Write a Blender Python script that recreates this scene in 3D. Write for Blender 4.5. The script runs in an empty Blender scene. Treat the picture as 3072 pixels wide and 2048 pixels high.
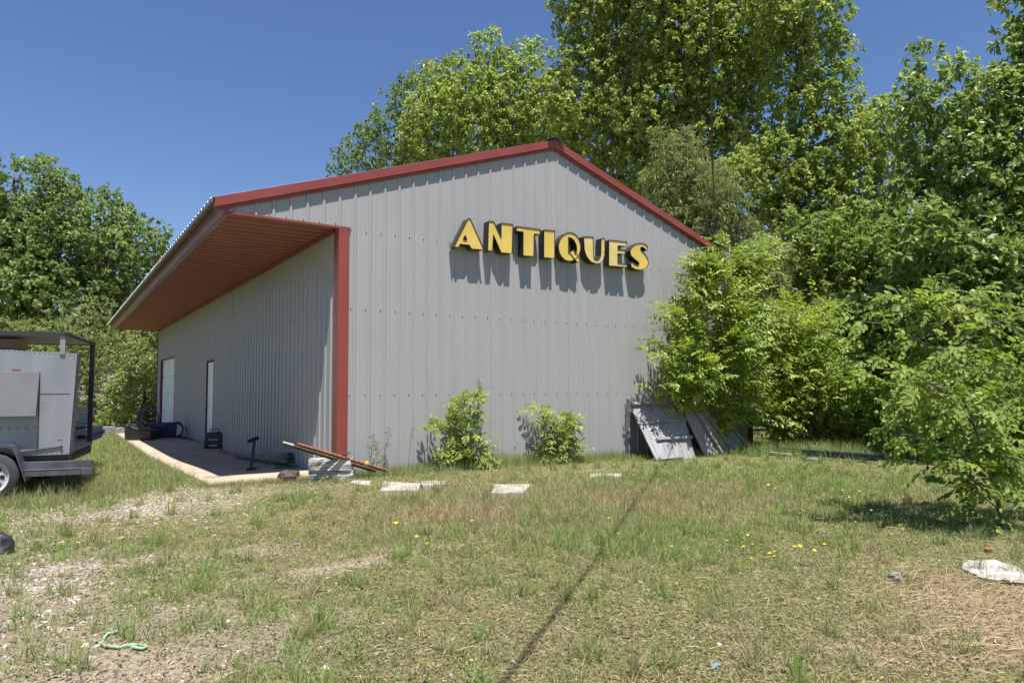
import bpy, math, random
import numpy as np
from mathutils import Vector, Matrix
rad = math.radians
SC = bpy.context.scene
COL = SC.collection
rng = np.random.default_rng(7)
random.seed(7)

# ------------------------------------------------------------------ camera
PXW, PXH, FPX = 3072.0, 2048.0, 2074.65
YAW, PIT, ROL, SHY = .5869, .0577, -.0036, .0089
CAM = np.array([-3.504, -9.414, 1.311])
FWD = np.array([math.sin(YAW)*math.cos(PIT), math.cos(YAW)*math.cos(PIT), math.sin(PIT)])
_r = np.array([math.cos(YAW), -math.sin(YAW), 0.0]); _u = np.cross(_r, FWD)
RGT = _r*math.cos(ROL)+_u*math.sin(ROL); UPV = -_r*math.sin(ROL)+_u*math.cos(ROL)
HF = np.array([math.sin(YAW), math.cos(YAW), 0.0])
DS = 1.30612
def ray(u, v): return FWD+RGT*(u-PXW/2)/FPX+UPV*(PXH/2+SHY*PXW-v)/FPX
def on(u, v, ax, val):
    d = ray(u, v); i = 'xyz'.index(ax); return CAM+d*((val-CAM[i])/d[i])
def at(u, v, depth): return CAM+ray(u, v)*depth
def dat(x, y, depth): return at(x*DS, y*DS, depth)
cam_d = bpy.data.cameras.new('camera'); cam = bpy.data.objects.new('camera', cam_d); COL.objects.link(cam)
cam_d.sensor_width = 36; cam_d.lens = FPX/PXW*36; cam_d.shift_y = SHY; cam_d.clip_end = 3000; cam_d.clip_start = .05
cam.matrix_world = Matrix(((RGT[0], UPV[0], -FWD[0], CAM[0]), (RGT[1], UPV[1], -FWD[1], CAM[1]), (RGT[2], UPV[2], -FWD[2], CAM[2]), (0, 0, 0, 1)))
SC.camera = cam

# ------------------------------------------------------------------ light
SUN_EL, SUN_AZ = 70.5, 17.0
SD = np.array([math.sin(rad(SUN_AZ))*math.cos(rad(SUN_EL)), math.cos(rad(SUN_AZ))*math.cos(rad(SUN_EL)), -math.sin(rad(SUN_EL))])
sl = bpy.data.lights.new('sun', 'SUN'); sl.energy = 4.6; sl.angle = rad(.5); sl.color = (1, .955, .88)
so = bpy.data.objects.new('sun', sl); COL.objects.link(so); so.rotation_euler = Vector(SD).to_track_quat('-Z', 'Y').to_euler(); so.location = (0, 0, 60)
W = bpy.data.worlds.new('World'); SC.world = W; W.use_nodes = True
nt = W.node_tree; bg = nt.nodes['Background']
sky = nt.nodes.new('ShaderNodeTexSky'); sky.sky_type = 'NISHITA'; sky.sun_disc = False
sky.sun_elevation = rad(SUN_EL); sky.sun_rotation = rad(SUN_AZ+180); sky.air_density = 1.0; sky.dust_density = .35; sky.ozone_density = 4.0; sky.altitude = 100
hs = nt.nodes.new('ShaderNodeHueSaturation'); hs.inputs['Saturation'].default_value = 1.10; hs.inputs['Hue'].default_value = .508; nt.links.new(sky.outputs[0], hs.inputs['Color']); nt.links.new(hs.outputs[0], bg.inputs[0]); bg.inputs[1].default_value = .072
vs = SC.view_settings; vs.view_transform = 'Standard'; vs.look = 'None'; vs.exposure = .95; vs.gamma = 1
SC.cycles.max_bounces = 8; SC.cycles.transparent_max_bounces = 8; SC.cycles.diffuse_bounces = 6

# ------------------------------------------------------------------ helpers
def tag(o, label=None, cat=None, group=None, kind=None):
    for k, v in (('label', label), ('category', cat), ('group', group), ('kind', kind)):
        if v: o[k] = v
    return o
def thing(name, label, cat, loc=(0, 0, 0), rz=0, group=None):
    o = bpy.data.objects.new(name, None); COL.objects.link(o); o.location = loc; o.rotation_euler = (0, 0, rz); o.empty_display_size = .2
    return tag(o, label, cat, group)
def norm(a): return a/np.maximum(np.linalg.norm(a, axis=-1, keepdims=True), 1e-9)
class MB:
    def __init__(s): s.v = []; s.f = []; s.m = []
    def add(s, vs_, fs, mi=0):
        n = len(s.v); s.v += [tuple(map(float, p)) for p in vs_]; s.f += [tuple(i+n for i in f) for f in fs]; s.m += [mi]*len(fs); return s
    def box(s, a, b, mi=0):
        x0, y0, z0 = a; x1, y1, z1 = b
        return s.add([(x0, y0, z0), (x1, y0, z0), (x1, y1, z0), (x0, y1, z0), (x0, y0, z1), (x1, y0, z1), (x1, y1, z1), (x0, y1, z1)],
                     [(3, 2, 1, 0), (4, 5, 6, 7), (0, 1, 5, 4), (1, 2, 6, 5), (2, 3, 7, 6), (3, 0, 4, 7)], mi)
    def bar(s, p, q, w, h, up=(0, 0, 1), mi=0, taper=1.0):
        p = np.array(p, float); q = np.array(q, float); d = norm(q-p); u = np.array(up, float)
        if abs(d@u) > .98: u = np.array([0, 1., 0])
        sd = norm(np.cross(d, u)); u = np.cross(sd, d); vs_ = []
        for c, k in ((p, 1), (q, taper)):
            for a, b in ((-1, -1), (1, -1), (1, 1), (-1, 1)): vs_.append(c+sd*a*w/2*k+u*b*h/2*k)
        return s.add(vs_, [(3, 2, 1, 0), (4, 5, 6, 7), (0, 1, 5, 4), (1, 2, 6, 5), (2, 3, 7, 6), (3, 0, 4, 7)], mi)
    def tube(s, pts, r, n=6, mi=0, cap=True):
        P = np.array(pts, float); k = len(P); R = np.full(k, r, float) if np.isscalar(r) else np.array(r, float)
        T = np.gradient(P, axis=0); T = norm(T); ref = np.array([0, 0, 1.]) if abs(T[0][2]) < .9 else np.array([1., 0, 0])
        vs_ = []
        for i in range(k):
            a = norm(np.cross(T[i], ref)); b = np.cross(T[i], a); ref = np.cross(a, T[i]) if True else ref
            for j in range(n):
                t = 2*math.pi*j/n; vs_.append(P[i]+R[i]*(a*math.cos(t)+b*math.sin(t)))
        fs = [(i*n+j, i*n+(j+1) % n, (i+1)*n+(j+1) % n, (i+1)*n+j) for i in range(k-1) for j in range(n)]
        if cap: fs += [tuple(range(n-1, -1, -1)), tuple(range((k-1)*n, k*n))]
        return s.add(vs_, fs, mi)
    def lathe(s, c, axis, prof, n=24, mi=0, caps=True):
        c = np.array(c, float); ax = norm(np.array(axis, float)); ref = np.array([0, 0, 1.]) if abs(ax[2]) < .9 else np.array([1., 0, 0])
        a = norm(np.cross(ax, ref)); b = np.cross(ax, a); vs_ = []
        for r, h in prof:
            for j in range(n):
                t = 2*math.pi*j/n; vs_.append(c+ax*h+r*(a*math.cos(t)+b*math.sin(t)))
        k = len(prof)
        fs = [(i*n+j, i*n+(j+1) % n, (i+1)*n+(j+1) % n, (i+1)*n+j) for i in range(k-1) for j in range(n)]
        if caps: fs += [tuple(range(n-1, -1, -1)), tuple(range((k-1)*n, k*n))]
        return s.add(vs_, fs, mi)
    def lump(s, c, r, seed=0, n=7, m=10, j=.18, mi=0):
        rr = np.random.default_rng(seed); vs_ = [(c[0], c[1], c[2]-r[2])]
        for i in range(1, n):
            ph = math.pi*i/n
            for q in range(m):
                t = 2*math.pi*q/m; k = 1+rr.uniform(-j, j)
                vs_.append((c[0]+r[0]*k*math.sin(ph)*math.cos(t), c[1]+r[1]*k*math.sin(ph)*math.sin(t), c[2]-r[2]*k*math.cos(ph)))
        vs_.append((c[0], c[1], c[2]+r[2])); L = len(vs_)-1
        fs = [(0, 1+(q+1) % m, 1+q) for q in range(m)]
        fs += [(1+i*m+q, 1+i*m+(q+1) % m, 1+(i+1)*m+(q+1) % m, 1+(i+1)*m+q) for i in range(n-2) for q in range(m)]
        fs += [(L, 1+(n-2)*m+q, 1+(n-2)*m+(q+1) % m) for q in range(m)]
        return s.add(vs_, fs, mi)
    def sweep(s, stations, closed=True, mi=0, caps=True):
        n = len(stations[0]); k = len(stations); vs_ = [p for st in stations for p in st]
        rn = n if closed else n-1
        fs = [(i*n+j, i*n+(j+1) % n, (i+1)*n+(j+1) % n, (i+1)*n+j) for i in range(k-1) for j in range(rn)]
        if caps and closed: fs += [tuple(range(n-1, -1, -1)), tuple(range((k-1)*n, k*n))]
        return s.add(vs_, fs, mi)
    def build(s, name, mats, parent=None, smooth=False, bevel=0, seg=2, world=True):
        me = bpy.data.meshes.new(name); off = np.zeros(3)
        if parent is not None and world:
            q = parent
            while q is not None: off = off+np.array(q.location); q = q.parent
        me.from_pydata([tuple(np.array(p)-off) for p in s.v], [], s.f)
        for m in (mats if isinstance(mats, (list, tuple)) else [mats]): me.materials.append(m)
        me.polygons.foreach_set('material_index', s.m)
        if smooth: me.polygons.foreach_set('use_smooth', [True]*len(s.f))
        me.update(); o = bpy.data.objects.new(name, me); COL.objects.link(o)
        if parent is not None: o.parent = parent
        if bevel:
            b = o.modifiers.new('bevel', 'BEVEL'); b.width = bevel; b.segments = seg; b.limit_method = 'ANGLE'; b.angle_limit = rad(35)
        return o
def mesh_np(name, V, T, m, parent=None, tint=None, smooth=False, extra=None):
    me = bpy.data.meshes.new(name); off = np.array(parent.location) if parent is not None else np.zeros(3)
    V = (V-off).astype(np.float32); T = T.astype(np.int32)
    me.vertices.add(len(V)); me.vertices.foreach_set('co', V.ravel())
    me.loops.add(T.size); me.loops.foreach_set('vertex_index', T.ravel())
    me.polygons.add(len(T)); me.polygons.foreach_set('loop_start', np.arange(len(T), dtype=np.int32)*T.shape[1])
    try: me.polygons.foreach_set('loop_total', np.full(len(T), T.shape[1], np.int32))
    except Exception: pass
    me.polygons.foreach_set('use_smooth', np.full(len(T), smooth))
    d = dict(extra or {})
    if tint is not None: d['tint'] = tint
    for k, a in d.items():
        at_ = me.attributes.new(k, 'FLOAT', 'POINT'); at_.data.foreach_set('value', np.asarray(a, np.float32))
    me.materials.append(m); me.update(calc_edges=True); me.validate()
    o = bpy.data.objects.new(name, me); COL.objects.link(o)
    if parent is not None: o.parent = parent
    return o
# value noise ------------------------------------------------------
def vnoise(x, y, s=0):
    xi = np.floor(x).astype(np.int64); yi = np.floor(y).astype(np.int64); fx = x-xi; fy = y-yi
    fx = fx*fx*(3-2*fx); fy = fy*fy*(3-2*fy)
    def h(a, b):
        n = (a*374761393+b*668265263+s*1442695041) & 0x7fffffff
        n = ((n ^ (n >> 13))*1274126177) & 0x7fffffff
        return ((n ^ (n >> 16)) & 0xffff)/65535.0
    return (h(xi, yi)*(1-fx)+h(xi+1, yi)*fx)*(1-fy)+(h(xi, yi+1)*(1-fx)+h(xi+1, yi+1)*fx)*fy
def fbm(x, y, s=0): return .55*vnoise(x, y, s)+.3*vnoise(x*2.1+5, y*2.1+3, s+1)+.15*vnoise(x*4.3, y*4.3, s+2)
def sst(a, b, x):
    t = np.clip((x-a)/(b-a), 0, 1); return t*t*(3-2*t)

# ------------------------------------------------------------------ materials
def mat(name, c1, c2=None, rough=.6, metal=0, scale=8, detail=4, stretch=(1, 1, 1), bump=0, bscale=None, spec=.5, lo=.35, hi=.65, coat=0, speck=None):
    m = bpy.data.materials.new(name); m.use_nodes = True; n = m.node_tree; L = n.links; p = n.nodes['Principled BSDF']
    p.inputs['Roughness'].default_value = rough; p.inputs['Metallic'].default_value = metal
    p.inputs['Specular IOR Level'].default_value = spec; p.inputs['Coat Weight'].default_value = coat
    c2 = c2 or tuple(x*.8 for x in c1)
    tc = n.nodes.new('ShaderNodeTexCoord'); mp = n.nodes.new('ShaderNodeMapping'); mp.inputs['Scale'].default_value = stretch; L.new(tc.outputs['Object'], mp.inputs[0])
    nz = n.nodes.new('ShaderNodeTexNoise'); nz.inputs['Scale'].default_value = scale; nz.inputs['Detail'].default_value = detail; L.new(mp.outputs[0], nz.inputs['Vector'])
    r = n.nodes.new('ShaderNodeValToRGB'); r.color_ramp.elements[0].position = lo; r.color_ramp.elements[1].position = hi
    r.color_ramp.elements[0].color = (*c2, 1); r.color_ramp.elements[1].color = (*c1, 1); L.new(nz.outputs['Fac'], r.inputs[0])
    out = r.outputs[0]
    if speck:
        c3, sc, th = speck
        n3 = n.nodes.new('ShaderNodeTexNoise'); n3.inputs['Scale'].default_value = sc; n3.inputs['Detail'].default_value = 5; L.new(mp.outputs[0], n3.inputs['Vector'])
        mr = n.nodes.new('ShaderNodeMapRange'); mr.inputs[1].default_value = th; mr.inputs[2].default_value = th+.08; L.new(n3.outputs['Fac'], mr.inputs[0])
        mx = n.nodes.new('ShaderNodeMix'); mx.data_type = 'RGBA'; L.new(mr.outputs[0], mx.inputs[0]); L.new(out, mx.inputs[6]); mx.inputs[7].default_value = (*c3, 1); out = mx.outputs[2]
    L.new(out, p.inputs['Base Color'])
    if bump:
        n2 = n.nodes.new('ShaderNodeTexNoise'); n2.inputs['Scale'].default_value = bscale or scale*4; n2.inputs['Detail'].default_value = 5; L.new(mp.outputs[0], n2.inputs['Vector'])
        b = n.nodes.new('ShaderNodeBump'); b.inputs['Strength'].default_value = bump; b.inputs['Distance'].default_value = .02; L.new(n2.outputs['Fac'], b.inputs['Height']); L.new(b.outputs[0], p.inputs['Normal'])
    return m
def leafmat(name, stops, transl=.35, rough=.42, spec=.5):
    m = bpy.data.materials.new(name); m.use_nodes = True; n = m.node_tree; L = n.links; p = n.nodes['Principled BSDF']; o = n.nodes['Material Output']
    a = n.nodes.new('ShaderNodeAttribute'); a.attribute_name = 'tint'
    r = n.nodes.new('ShaderNodeValToRGB'); cr = r.color_ramp
    while len(cr.elements) < len(stops): cr.elements.new(.5)
    for e, (ps, c) in zip(cr.elements, stops): e.position = ps; e.color = (*c, 1)
    L.new(a.outputs['Fac'], r.inputs[0]); L.new(r.outputs[0], p.inputs['Base Color']); p.inputs['Roughness'].default_value = rough; p.inputs['Specular IOR Level'].default_value = spec
    t = n.nodes.new('ShaderNodeBsdfTranslucent'); h = n.nodes.new('ShaderNodeHueSaturation'); h.inputs['Value'].default_value = 1.25; h.inputs['Saturation'].default_value = 1.1
    L.new(r.outputs[0], h.inputs['Color']); L.new(h.outputs[0], t.inputs['Color'])
    mx = n.nodes.new('ShaderNodeMixShader'); mx.inputs[0].default_value = transl; L.new(p.outputs[0], mx.inputs[1]); L.new(t.outputs[0], mx.inputs[2]); L.new(mx.outputs[0], o.inputs['Surface'])
    return m
M = {}
M['wall'] = mat('painted_grey_steel', (.322, .32, .325), (.30, .298, .304), rough=.42, scale=3, stretch=(1.5, 1.5, .25), bump=.06, bscale=1.3, lo=.3, hi=.7, spec=.45, speck=((.28, .28, .285), 11, .68))
M['red'] = mat('red_trim_paint', (.245, .052, .041), (.205, .043, .035), rough=.38, scale=2.5, spec=.5)
M['soffit'] = mat('red_soffit_paint', (.34, .125, .098), (.28, .105, .082), rough=.45, scale=3, spec=.4)
M['fascia'] = mat('red_fascia_sky_sheen', (.33, .16, .185), (.27, .13, .15), rough=.38, scale=2.5, spec=.6, coat=.2)  # red paint with the sky's purple reflection mixed into its base colour
M['galv'] = mat('galvanised_roof_steel', (.36, .35, .33), (.25, .24, .22), rough=.5, metal=.5, scale=6, bump=.05)
M['screw'] = mat('screw_steel', (.07, .07, .075), rough=.4, metal=.5)
M['door'] = mat('white_door_paint', (.74, .75, .78), (.68, .69, .73), rough=.4, scale=3)
M['gdoor'] = mat('garage_door_paint', (.72, .75, .78), (.62, .65, .69), rough=.45, scale=2.2)
M['jamb'] = mat('dark_red_jamb', (.10, .035, .03), (.06, .022, .02), rough=.5)
M['brass'] = mat('worn_brass', (.5, .42, .28), rough=.3, metal=.9)
M['conc'] = mat('concrete', (.44, .37, .275), (.34, .29, .215), rough=.95, spec=.15, scale=2.2, detail=8, bump=.25, bscale=60, speck=((.25, .2, .16), 1.6, .62))
M['concw'] = mat('pale_concrete', (.44, .395, .35), (.30, .265, .23), rough=.9, scale=9, detail=6, bump=.4, bscale=50)
M['found'] = mat('foundation_concrete', (.5, .42, .31), (.36, .3, .22), rough=.9, scale=6, bump=.3)
M['yellow'] = mat('sign_face_yellow', (.66, .475, .105), (.57, .41, .09), rough=.42, scale=5, stretch=(1, 1, .6))
M['ypale'] = mat('sign_face_faded_yellow', (.66, .52, .20), (.58, .45, .15), rough=.45, scale=5)
M['can'] = mat('sign_can_dark', (.055, .047, .04), (.03, .027, .025), rough=.4, metal=.3, scale=10)
M['wood'] = mat('weathered_grey_wood', (.32, .31, .31), (.13, .125, .13), rough=.85, scale=5, stretch=(1, 1, 9), detail=7, bump=.5, bscale=9, lo=.3, hi=.66)
M['ply'] = mat('weathered_plywood', (.33, .325, .33), (.17, .168, .175), rough=.85, scale=4, stretch=(7, 1, 1), detail=8, bump=.4, bscale=10, lo=.3, hi=.66)
M['tie'] = mat('weathered_timber', (.45, .43, .42), (.10, .092, .088), rough=.9, scale=3.2, stretch=(1, 9, 9), detail=9, bump=1.0, bscale=4.5, lo=.36, hi=.58)
M['rust'] = mat('orange_rust', (.30, .12, .06), (.15, .065, .04), rough=.8, scale=20, bump=.3)
M['drust'] = mat('dark_rust', (.09, .05, .038), (.035, .025, .022), rough=.7, scale=14, bump=.3)
M['green_steel'] = mat('dark_green_steel', (.03, .07, .07), (.02, .045, .05), rough=.4, scale=9, spec=.5)
M['alu'] = mat('brushed_aluminium', (.30, .315, .345), (.235, .25, .28), rough=.45, metal=.35, scale=3, stretch=(1, 1, .3), detail=6, speck=((.25, .26, .29), 7, .66))
M['hatch'] = mat('dull_hatch_panel', (.13, .135, .148), (.112, .117, .128), rough=.65, metal=.1, scale=2.5, detail=6)
M['rimm'] = mat('worn_wheel_paint', (.5, .5, .51), (.38, .38, .39), rough=.5, scale=9)
M['black'] = mat('black_frame_paint', (.022, .022, .026), (.04, .04, .045), rough=.35, scale=9, spec=.6)
M['grey_frame'] = mat('grey_frame_paint', (.085, .085, .10), (.05, .05, .06), rough=.4, scale=7, spec=.6)
M['rubber'] = mat('tyre_rubber', (.045, .045, .047), (.03, .03, .032), rough=.8, scale=20, bump=.2)
M['chrome'] = mat('chrome', (.75, .76, .78), (.65, .66, .68), rough=.12, metal=1)
M['truck'] = mat('dark_truck_paint', (.02, .022, .03), rough=.22, coat=.6)
M['glass'] = mat('dark_glass', (.02, .025, .03), rough=.06, spec=.8)
M['ochre'] = mat('ochre_cap_paint', (.62, .33, .03), (.5, .25, .02), rough=.5)
M['orange'] = mat('amber_lens', (.55, .09, .02), rough=.2)
M['redsticker'] = mat('red_reflector', (.42, .10, .08), rough=.35)
M['ceil'] = mat('canopy_underside_panel', (.42, .40, .38), (.33, .31, .30), rough=.6)
M['navy'] = mat('navy_plastic', (.012, .03, .10), (.008, .02, .07), rough=.4, spec=.5)
M['bluem'] = mat('blue_metal', (.015, .045, .16), rough=.32, spec=.6)
M['slate'] = mat('blue_grey_tube', (.07, .095, .125), (.04, .055, .075), rough=.35, metal=.4, scale=9)
M['blackp'] = mat('black_plastic', (.016, .016, .018), (.028, .028, .03), rough=.42, spec=.5)
M['wht'] = mat('white_scrap', (.46, .45, .43), (.30, .29, .275), rough=.8, scale=14)
M['bark'] = mat('tree_bark', (.11, .09, .07), (.05, .04, .032), rough=.9, scale=5, stretch=(3, 3, .6), bump=.8, bscale=12)
M['twig'] = mat('grey_twig_bark', (.20, .17, .14), (.11, .09, .075), rough=.9, scale=9, bump=.4)
M['cable'] = mat('weathered_cable', (.10, .09, .075), (.05, .045, .04), rough=.7)
M['rope'] = mat('mint_green_rope', (.27, .42, .28), (.2, .33, .21), rough=.7, scale=60)
M['stone'] = mat('limestone_gravel', (.50, .45, .40), (.32, .28, .24), rough=.9, scale=14, detail=4)
M['rock'] = mat('grey_stone', (.38, .37, .37), (.25, .25, .25), rough=.9, scale=8, bump=.5)
M['house'] = mat('dusty_pink_siding', (.42, .34, .30), (.36, .29, .26), rough=.8, stretch=(.2, .2, 6), scale=4)
M['shingle'] = mat('brown_shingles', (.2, .16, .14), (.13, .1, .09), rough=.9, scale=20)
M['brick'] = mat('orange_brick', (.45, .2, .09), (.36, .16, .07), rough=.9)
M['flower'] = mat('dandelion_yellow', (.82, .60, .02), (.75, .5, .02), rough=.7, scale=90)
M['scrapblue'] = mat('blue_plastic_scrap', (.16, .30, .44), rough=.4)
M['redscrap'] = mat('red_brown_scrap', (.4, .1, .06), rough=.7)
M['leaf_gum'] = leafmat('sweetgum_leaf', [(0, (0.137, 0.193, 0.046)), (.5, (0.276, 0.360, 0.089)), (1, (0.443, 0.489, 0.144))], 0.5)
M['leaf_oak'] = leafmat('oak_leaf', [(0, (0.098, 0.147, 0.043)), (.55, (0.193, 0.265, 0.079)), (1, (0.327, 0.394, 0.139))], 0.45)
M['leaf_willow'] = leafmat('willow_leaf', [(0, (.13, .17, .05)), (.5, (.235, .275, .095)), (1, (.38, .375, .16))], .42) if True else leafmat('willow_leaf', [(0, (0.189, 0.216, 0.057)), (.5, (0.341, 0.354, 0.113)), (1, (0.531, 0.468, 0.189))], 0.42)
M['leaf_dark'] = leafmat('understory_leaf', [(0, (0.126, 0.183, 0.046)), (.5, (0.248, 0.336, 0.089)), (1, (0.414, 0.482, 0.149))], 0.48)
M['leaf_elder'] = leafmat('box_elder_leaf', [(0, (0.130, 0.216, 0.036)), (.5, (0.263, 0.367, 0.063)), (1, (0.467, 0.498, 0.099))], 0.5)
M['leaf_sap'] = leafmat('sapling_leaf', [(0, (0.103, 0.173, 0.030)), (.5, (0.208, 0.297, 0.056)), (1, (0.364, 0.438, 0.079))], 0.48, rough=.5, spec=.3)
M['leaf_mul'] = leafmat('broadleaf', [(0, (0.097, 0.156, 0.037)), (.5, (0.196, 0.282, 0.072)), (1, (0.355, 0.420, 0.118))], 0.47)
M['leaf_bush'] = leafmat('pale_bush_leaf', [(0, (0.132, 0.180, 0.051)), (.5, (0.239, 0.291, 0.091)), (1, (0.364, 0.402, 0.140))], 0.42)
M['grass'] = leafmat('grass_blade', [(0, (0.275, 0.182, 0.110)), (.22, (0.433, 0.353, 0.219)), (.45, (0.328, 0.306, 0.154)), (.72, (0.230, 0.275, 0.100)), (1, (0.213, 0.311, 0.079))], .3, rough=.55, spec=.25)
M['straw'] = leafmat('dry_straw', [(0, (.20, .145, .08)), (.5, (.36, .275, .16)), (1, (.52, .42, .27))], .15, rough=.6)
M['weed'] = leafmat('weed_leaf', [(0, (.09, .12, .04)), (.5, (.14, .19, .05)), (1, (.2, .26, .07))], .3)
M['litter'] = leafmat('dead_leaf', [(0, (.05, .035, .025)), (.5, (.13, .09, .06)), (1, (.25, .18, .12))], .1)

# ------------------------------------------------------------------ ground
def blob(x, y, c, rx, ry, az=0):
    dx = x-c[0]; dy = y-c[1]; s, k = math.sin(az), math.cos(az); a = dx*k-dy*s; b = dx*s+dy*k
    return np.exp(-((a/rx)**2+(b/ry)**2))
def seg(x, y, p, q, w):
    d = np.array(q)-np.array(p); L2 = d@d; t = np.clip(((x-p[0])*d[0]+(y-p[1])*d[1])/L2, 0, 1)
    return np.exp(-(((x-p[0]-t*d[0])**2+(y-p[1]-t*d[1])**2)/w**2))
def slabz(y): return .115*(1-sst(.8, 6.5, np.asarray(y, float)))
def gz(x, y):
    x = np.asarray(x, float); y = np.asarray(y, float)
    f = sst(-6, -.9, y)*sst(-1.9, -.5, x)
    z = -.045+.175*f*(1-.35*sst(1, 7, x))
    near = 1-sst(14, 30, np.hypot(x, y))
    z = z+near*(.03*(fbm(x*.7, y*.7, 3)-.5)+.018*(fbm(x*3, y*3, 9)-.5))
    wl = np.exp(-((np.minimum(x, -1.78)+1.78)/.7)**2)*sst(-1.1, .3, y)*(1-sst(20, 24, y))*(x < -.2); z = z*(1-wl)+(slabz(y)-.03)*wl
    wf = np.exp(-((np.minimum(y, .28)-.28)/.5)**2)*sst(-3.0, -1.8, x)*(1-sst(-.3, .3, x))*(y < .6); z = z*(1-wf)+(slabz(y)-.02)*wf
    ap_ = sst(-1.80, -1.74, x)*(1-sst(-.2, -.1, x))*sst(.2, .34, y)*(1-sst(22.4, 22.8, y))
    return z*(1-ap_)-.16*ap_
def hit(u, v, dz=0):
    z = 0.0
    for _ in range(12):
        p = on(u, v, 'z', z+dz); z = float(gz(p[0], p[1]))
    return p
def dh(x, y): return hit(x*DS, y*DS)
A_ = {k: dh(*v)[:2] for k, v in dict(grav=(190, 1180), grav2=(60, 1330), sand=(180, 1470), rut1=(630, 1325), rut2=(1000, 1255), rut3=(150, 1305), rut4=(600, 1262), straw=(2310, 1385), straw2=(2330, 1480), dry=(1150, 1160), dry2=(1500, 1150), grn=(1950, 1110), grn2=(1350, 1260), grn3=(950, 1245), bare=(2140, 1060), sand2=(420, 1520), olive=(1000, 1420)).items()}
def zones(x, y):
    n1 = fbm(x*.8, y*.8, 21); n2 = fbm(x*2.3, y*2.3, 33); n3 = fbm(x*6, y*6, 44)
    g = blob(x, y, A_['grav'], 1.9, 1.0)+.75*blob(x, y, A_['grav2'], .7, 1.0)+.12*blob(x, y, A_['sand'], 1.1, .8)
    g = np.clip(g*(.1+1.5*n2), 0, 1)*.85
    b = blob(x, y, A_['sand'], 1.25, .95)+.8*blob(x, y, A_['sand2'], .6, .35)+.95*seg(x, y, A_['rut1'], A_['rut2'], .16)+.8*seg(x, y, A_['rut3'], A_['rut4'], .2)+.9*blob(x, y, A_['bare'], 1.0, .35)
    b = np.clip(b*(.4+1.0*n2)+sst(.66, .78, n1)*.35+sst(.69, .8, n2)*.45, 0, 1)
    s = np.clip((1.1*blob(x, y, A_['straw'], .6, .75, .5)+1.2*blob(x, y, A_['straw2'], .6, .45, .5))*(.1+1.4*n2), 0, 1)
    dry = np.clip((.9*blob(x, y, A_['dry'], 1.5, 1.3)+.6*blob(x, y, A_['dry2'], 1.4, 1.0))*(.5+n2), 0, 1)
    gr = np.clip(.9*blob(x, y, A_['grn'], 3.2, 1.7)+.7*blob(x, y, A_['grn2'], .9, .7)+.6*blob(x, y, A_['grn3'], .6, .4)+sst(.52, .7, n1)*.5, 0, 1)
    left = sst(-1.6, -2.1, x)*sst(-.4, 1.2, y)*(.35+.9*n2)
    gr = np.clip(gr+.55*left, 0, 1)
    return dict(gravel=g, bare=b, straw=s, dry=dry, green=gr, left=left, n1=n1, n2=n2, n3=n3)
def axis(lo, hi, st, far):
    a = list(np.arange(lo, hi+1e-6, st)); d = st; x = hi
    while x < far: d *= 1.25; x += d; a.append(x)
    d = st; x = lo; pre = []
    while x > -far: d *= 1.25; x -= d; pre.append(x)
    return np.array(pre[::-1]+a)
gx = axis(-8, 12, .09, 900); gy = axis(-10, 6, .09, 900)
X, Y = np.meshgrid(gx, gy); Z = gz(X, Y); zn = zones(X, Y)
V = np.stack([X, Y, Z], -1).reshape(-1, 3); nx, ny = len(gx), len(gy)
i, j = np.meshgrid(np.arange(nx-1), np.arange(ny-1)); q = (j*nx+i).ravel()
Q = np.stack([q, q+1, q+nx+1, q+nx], -1)
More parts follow.
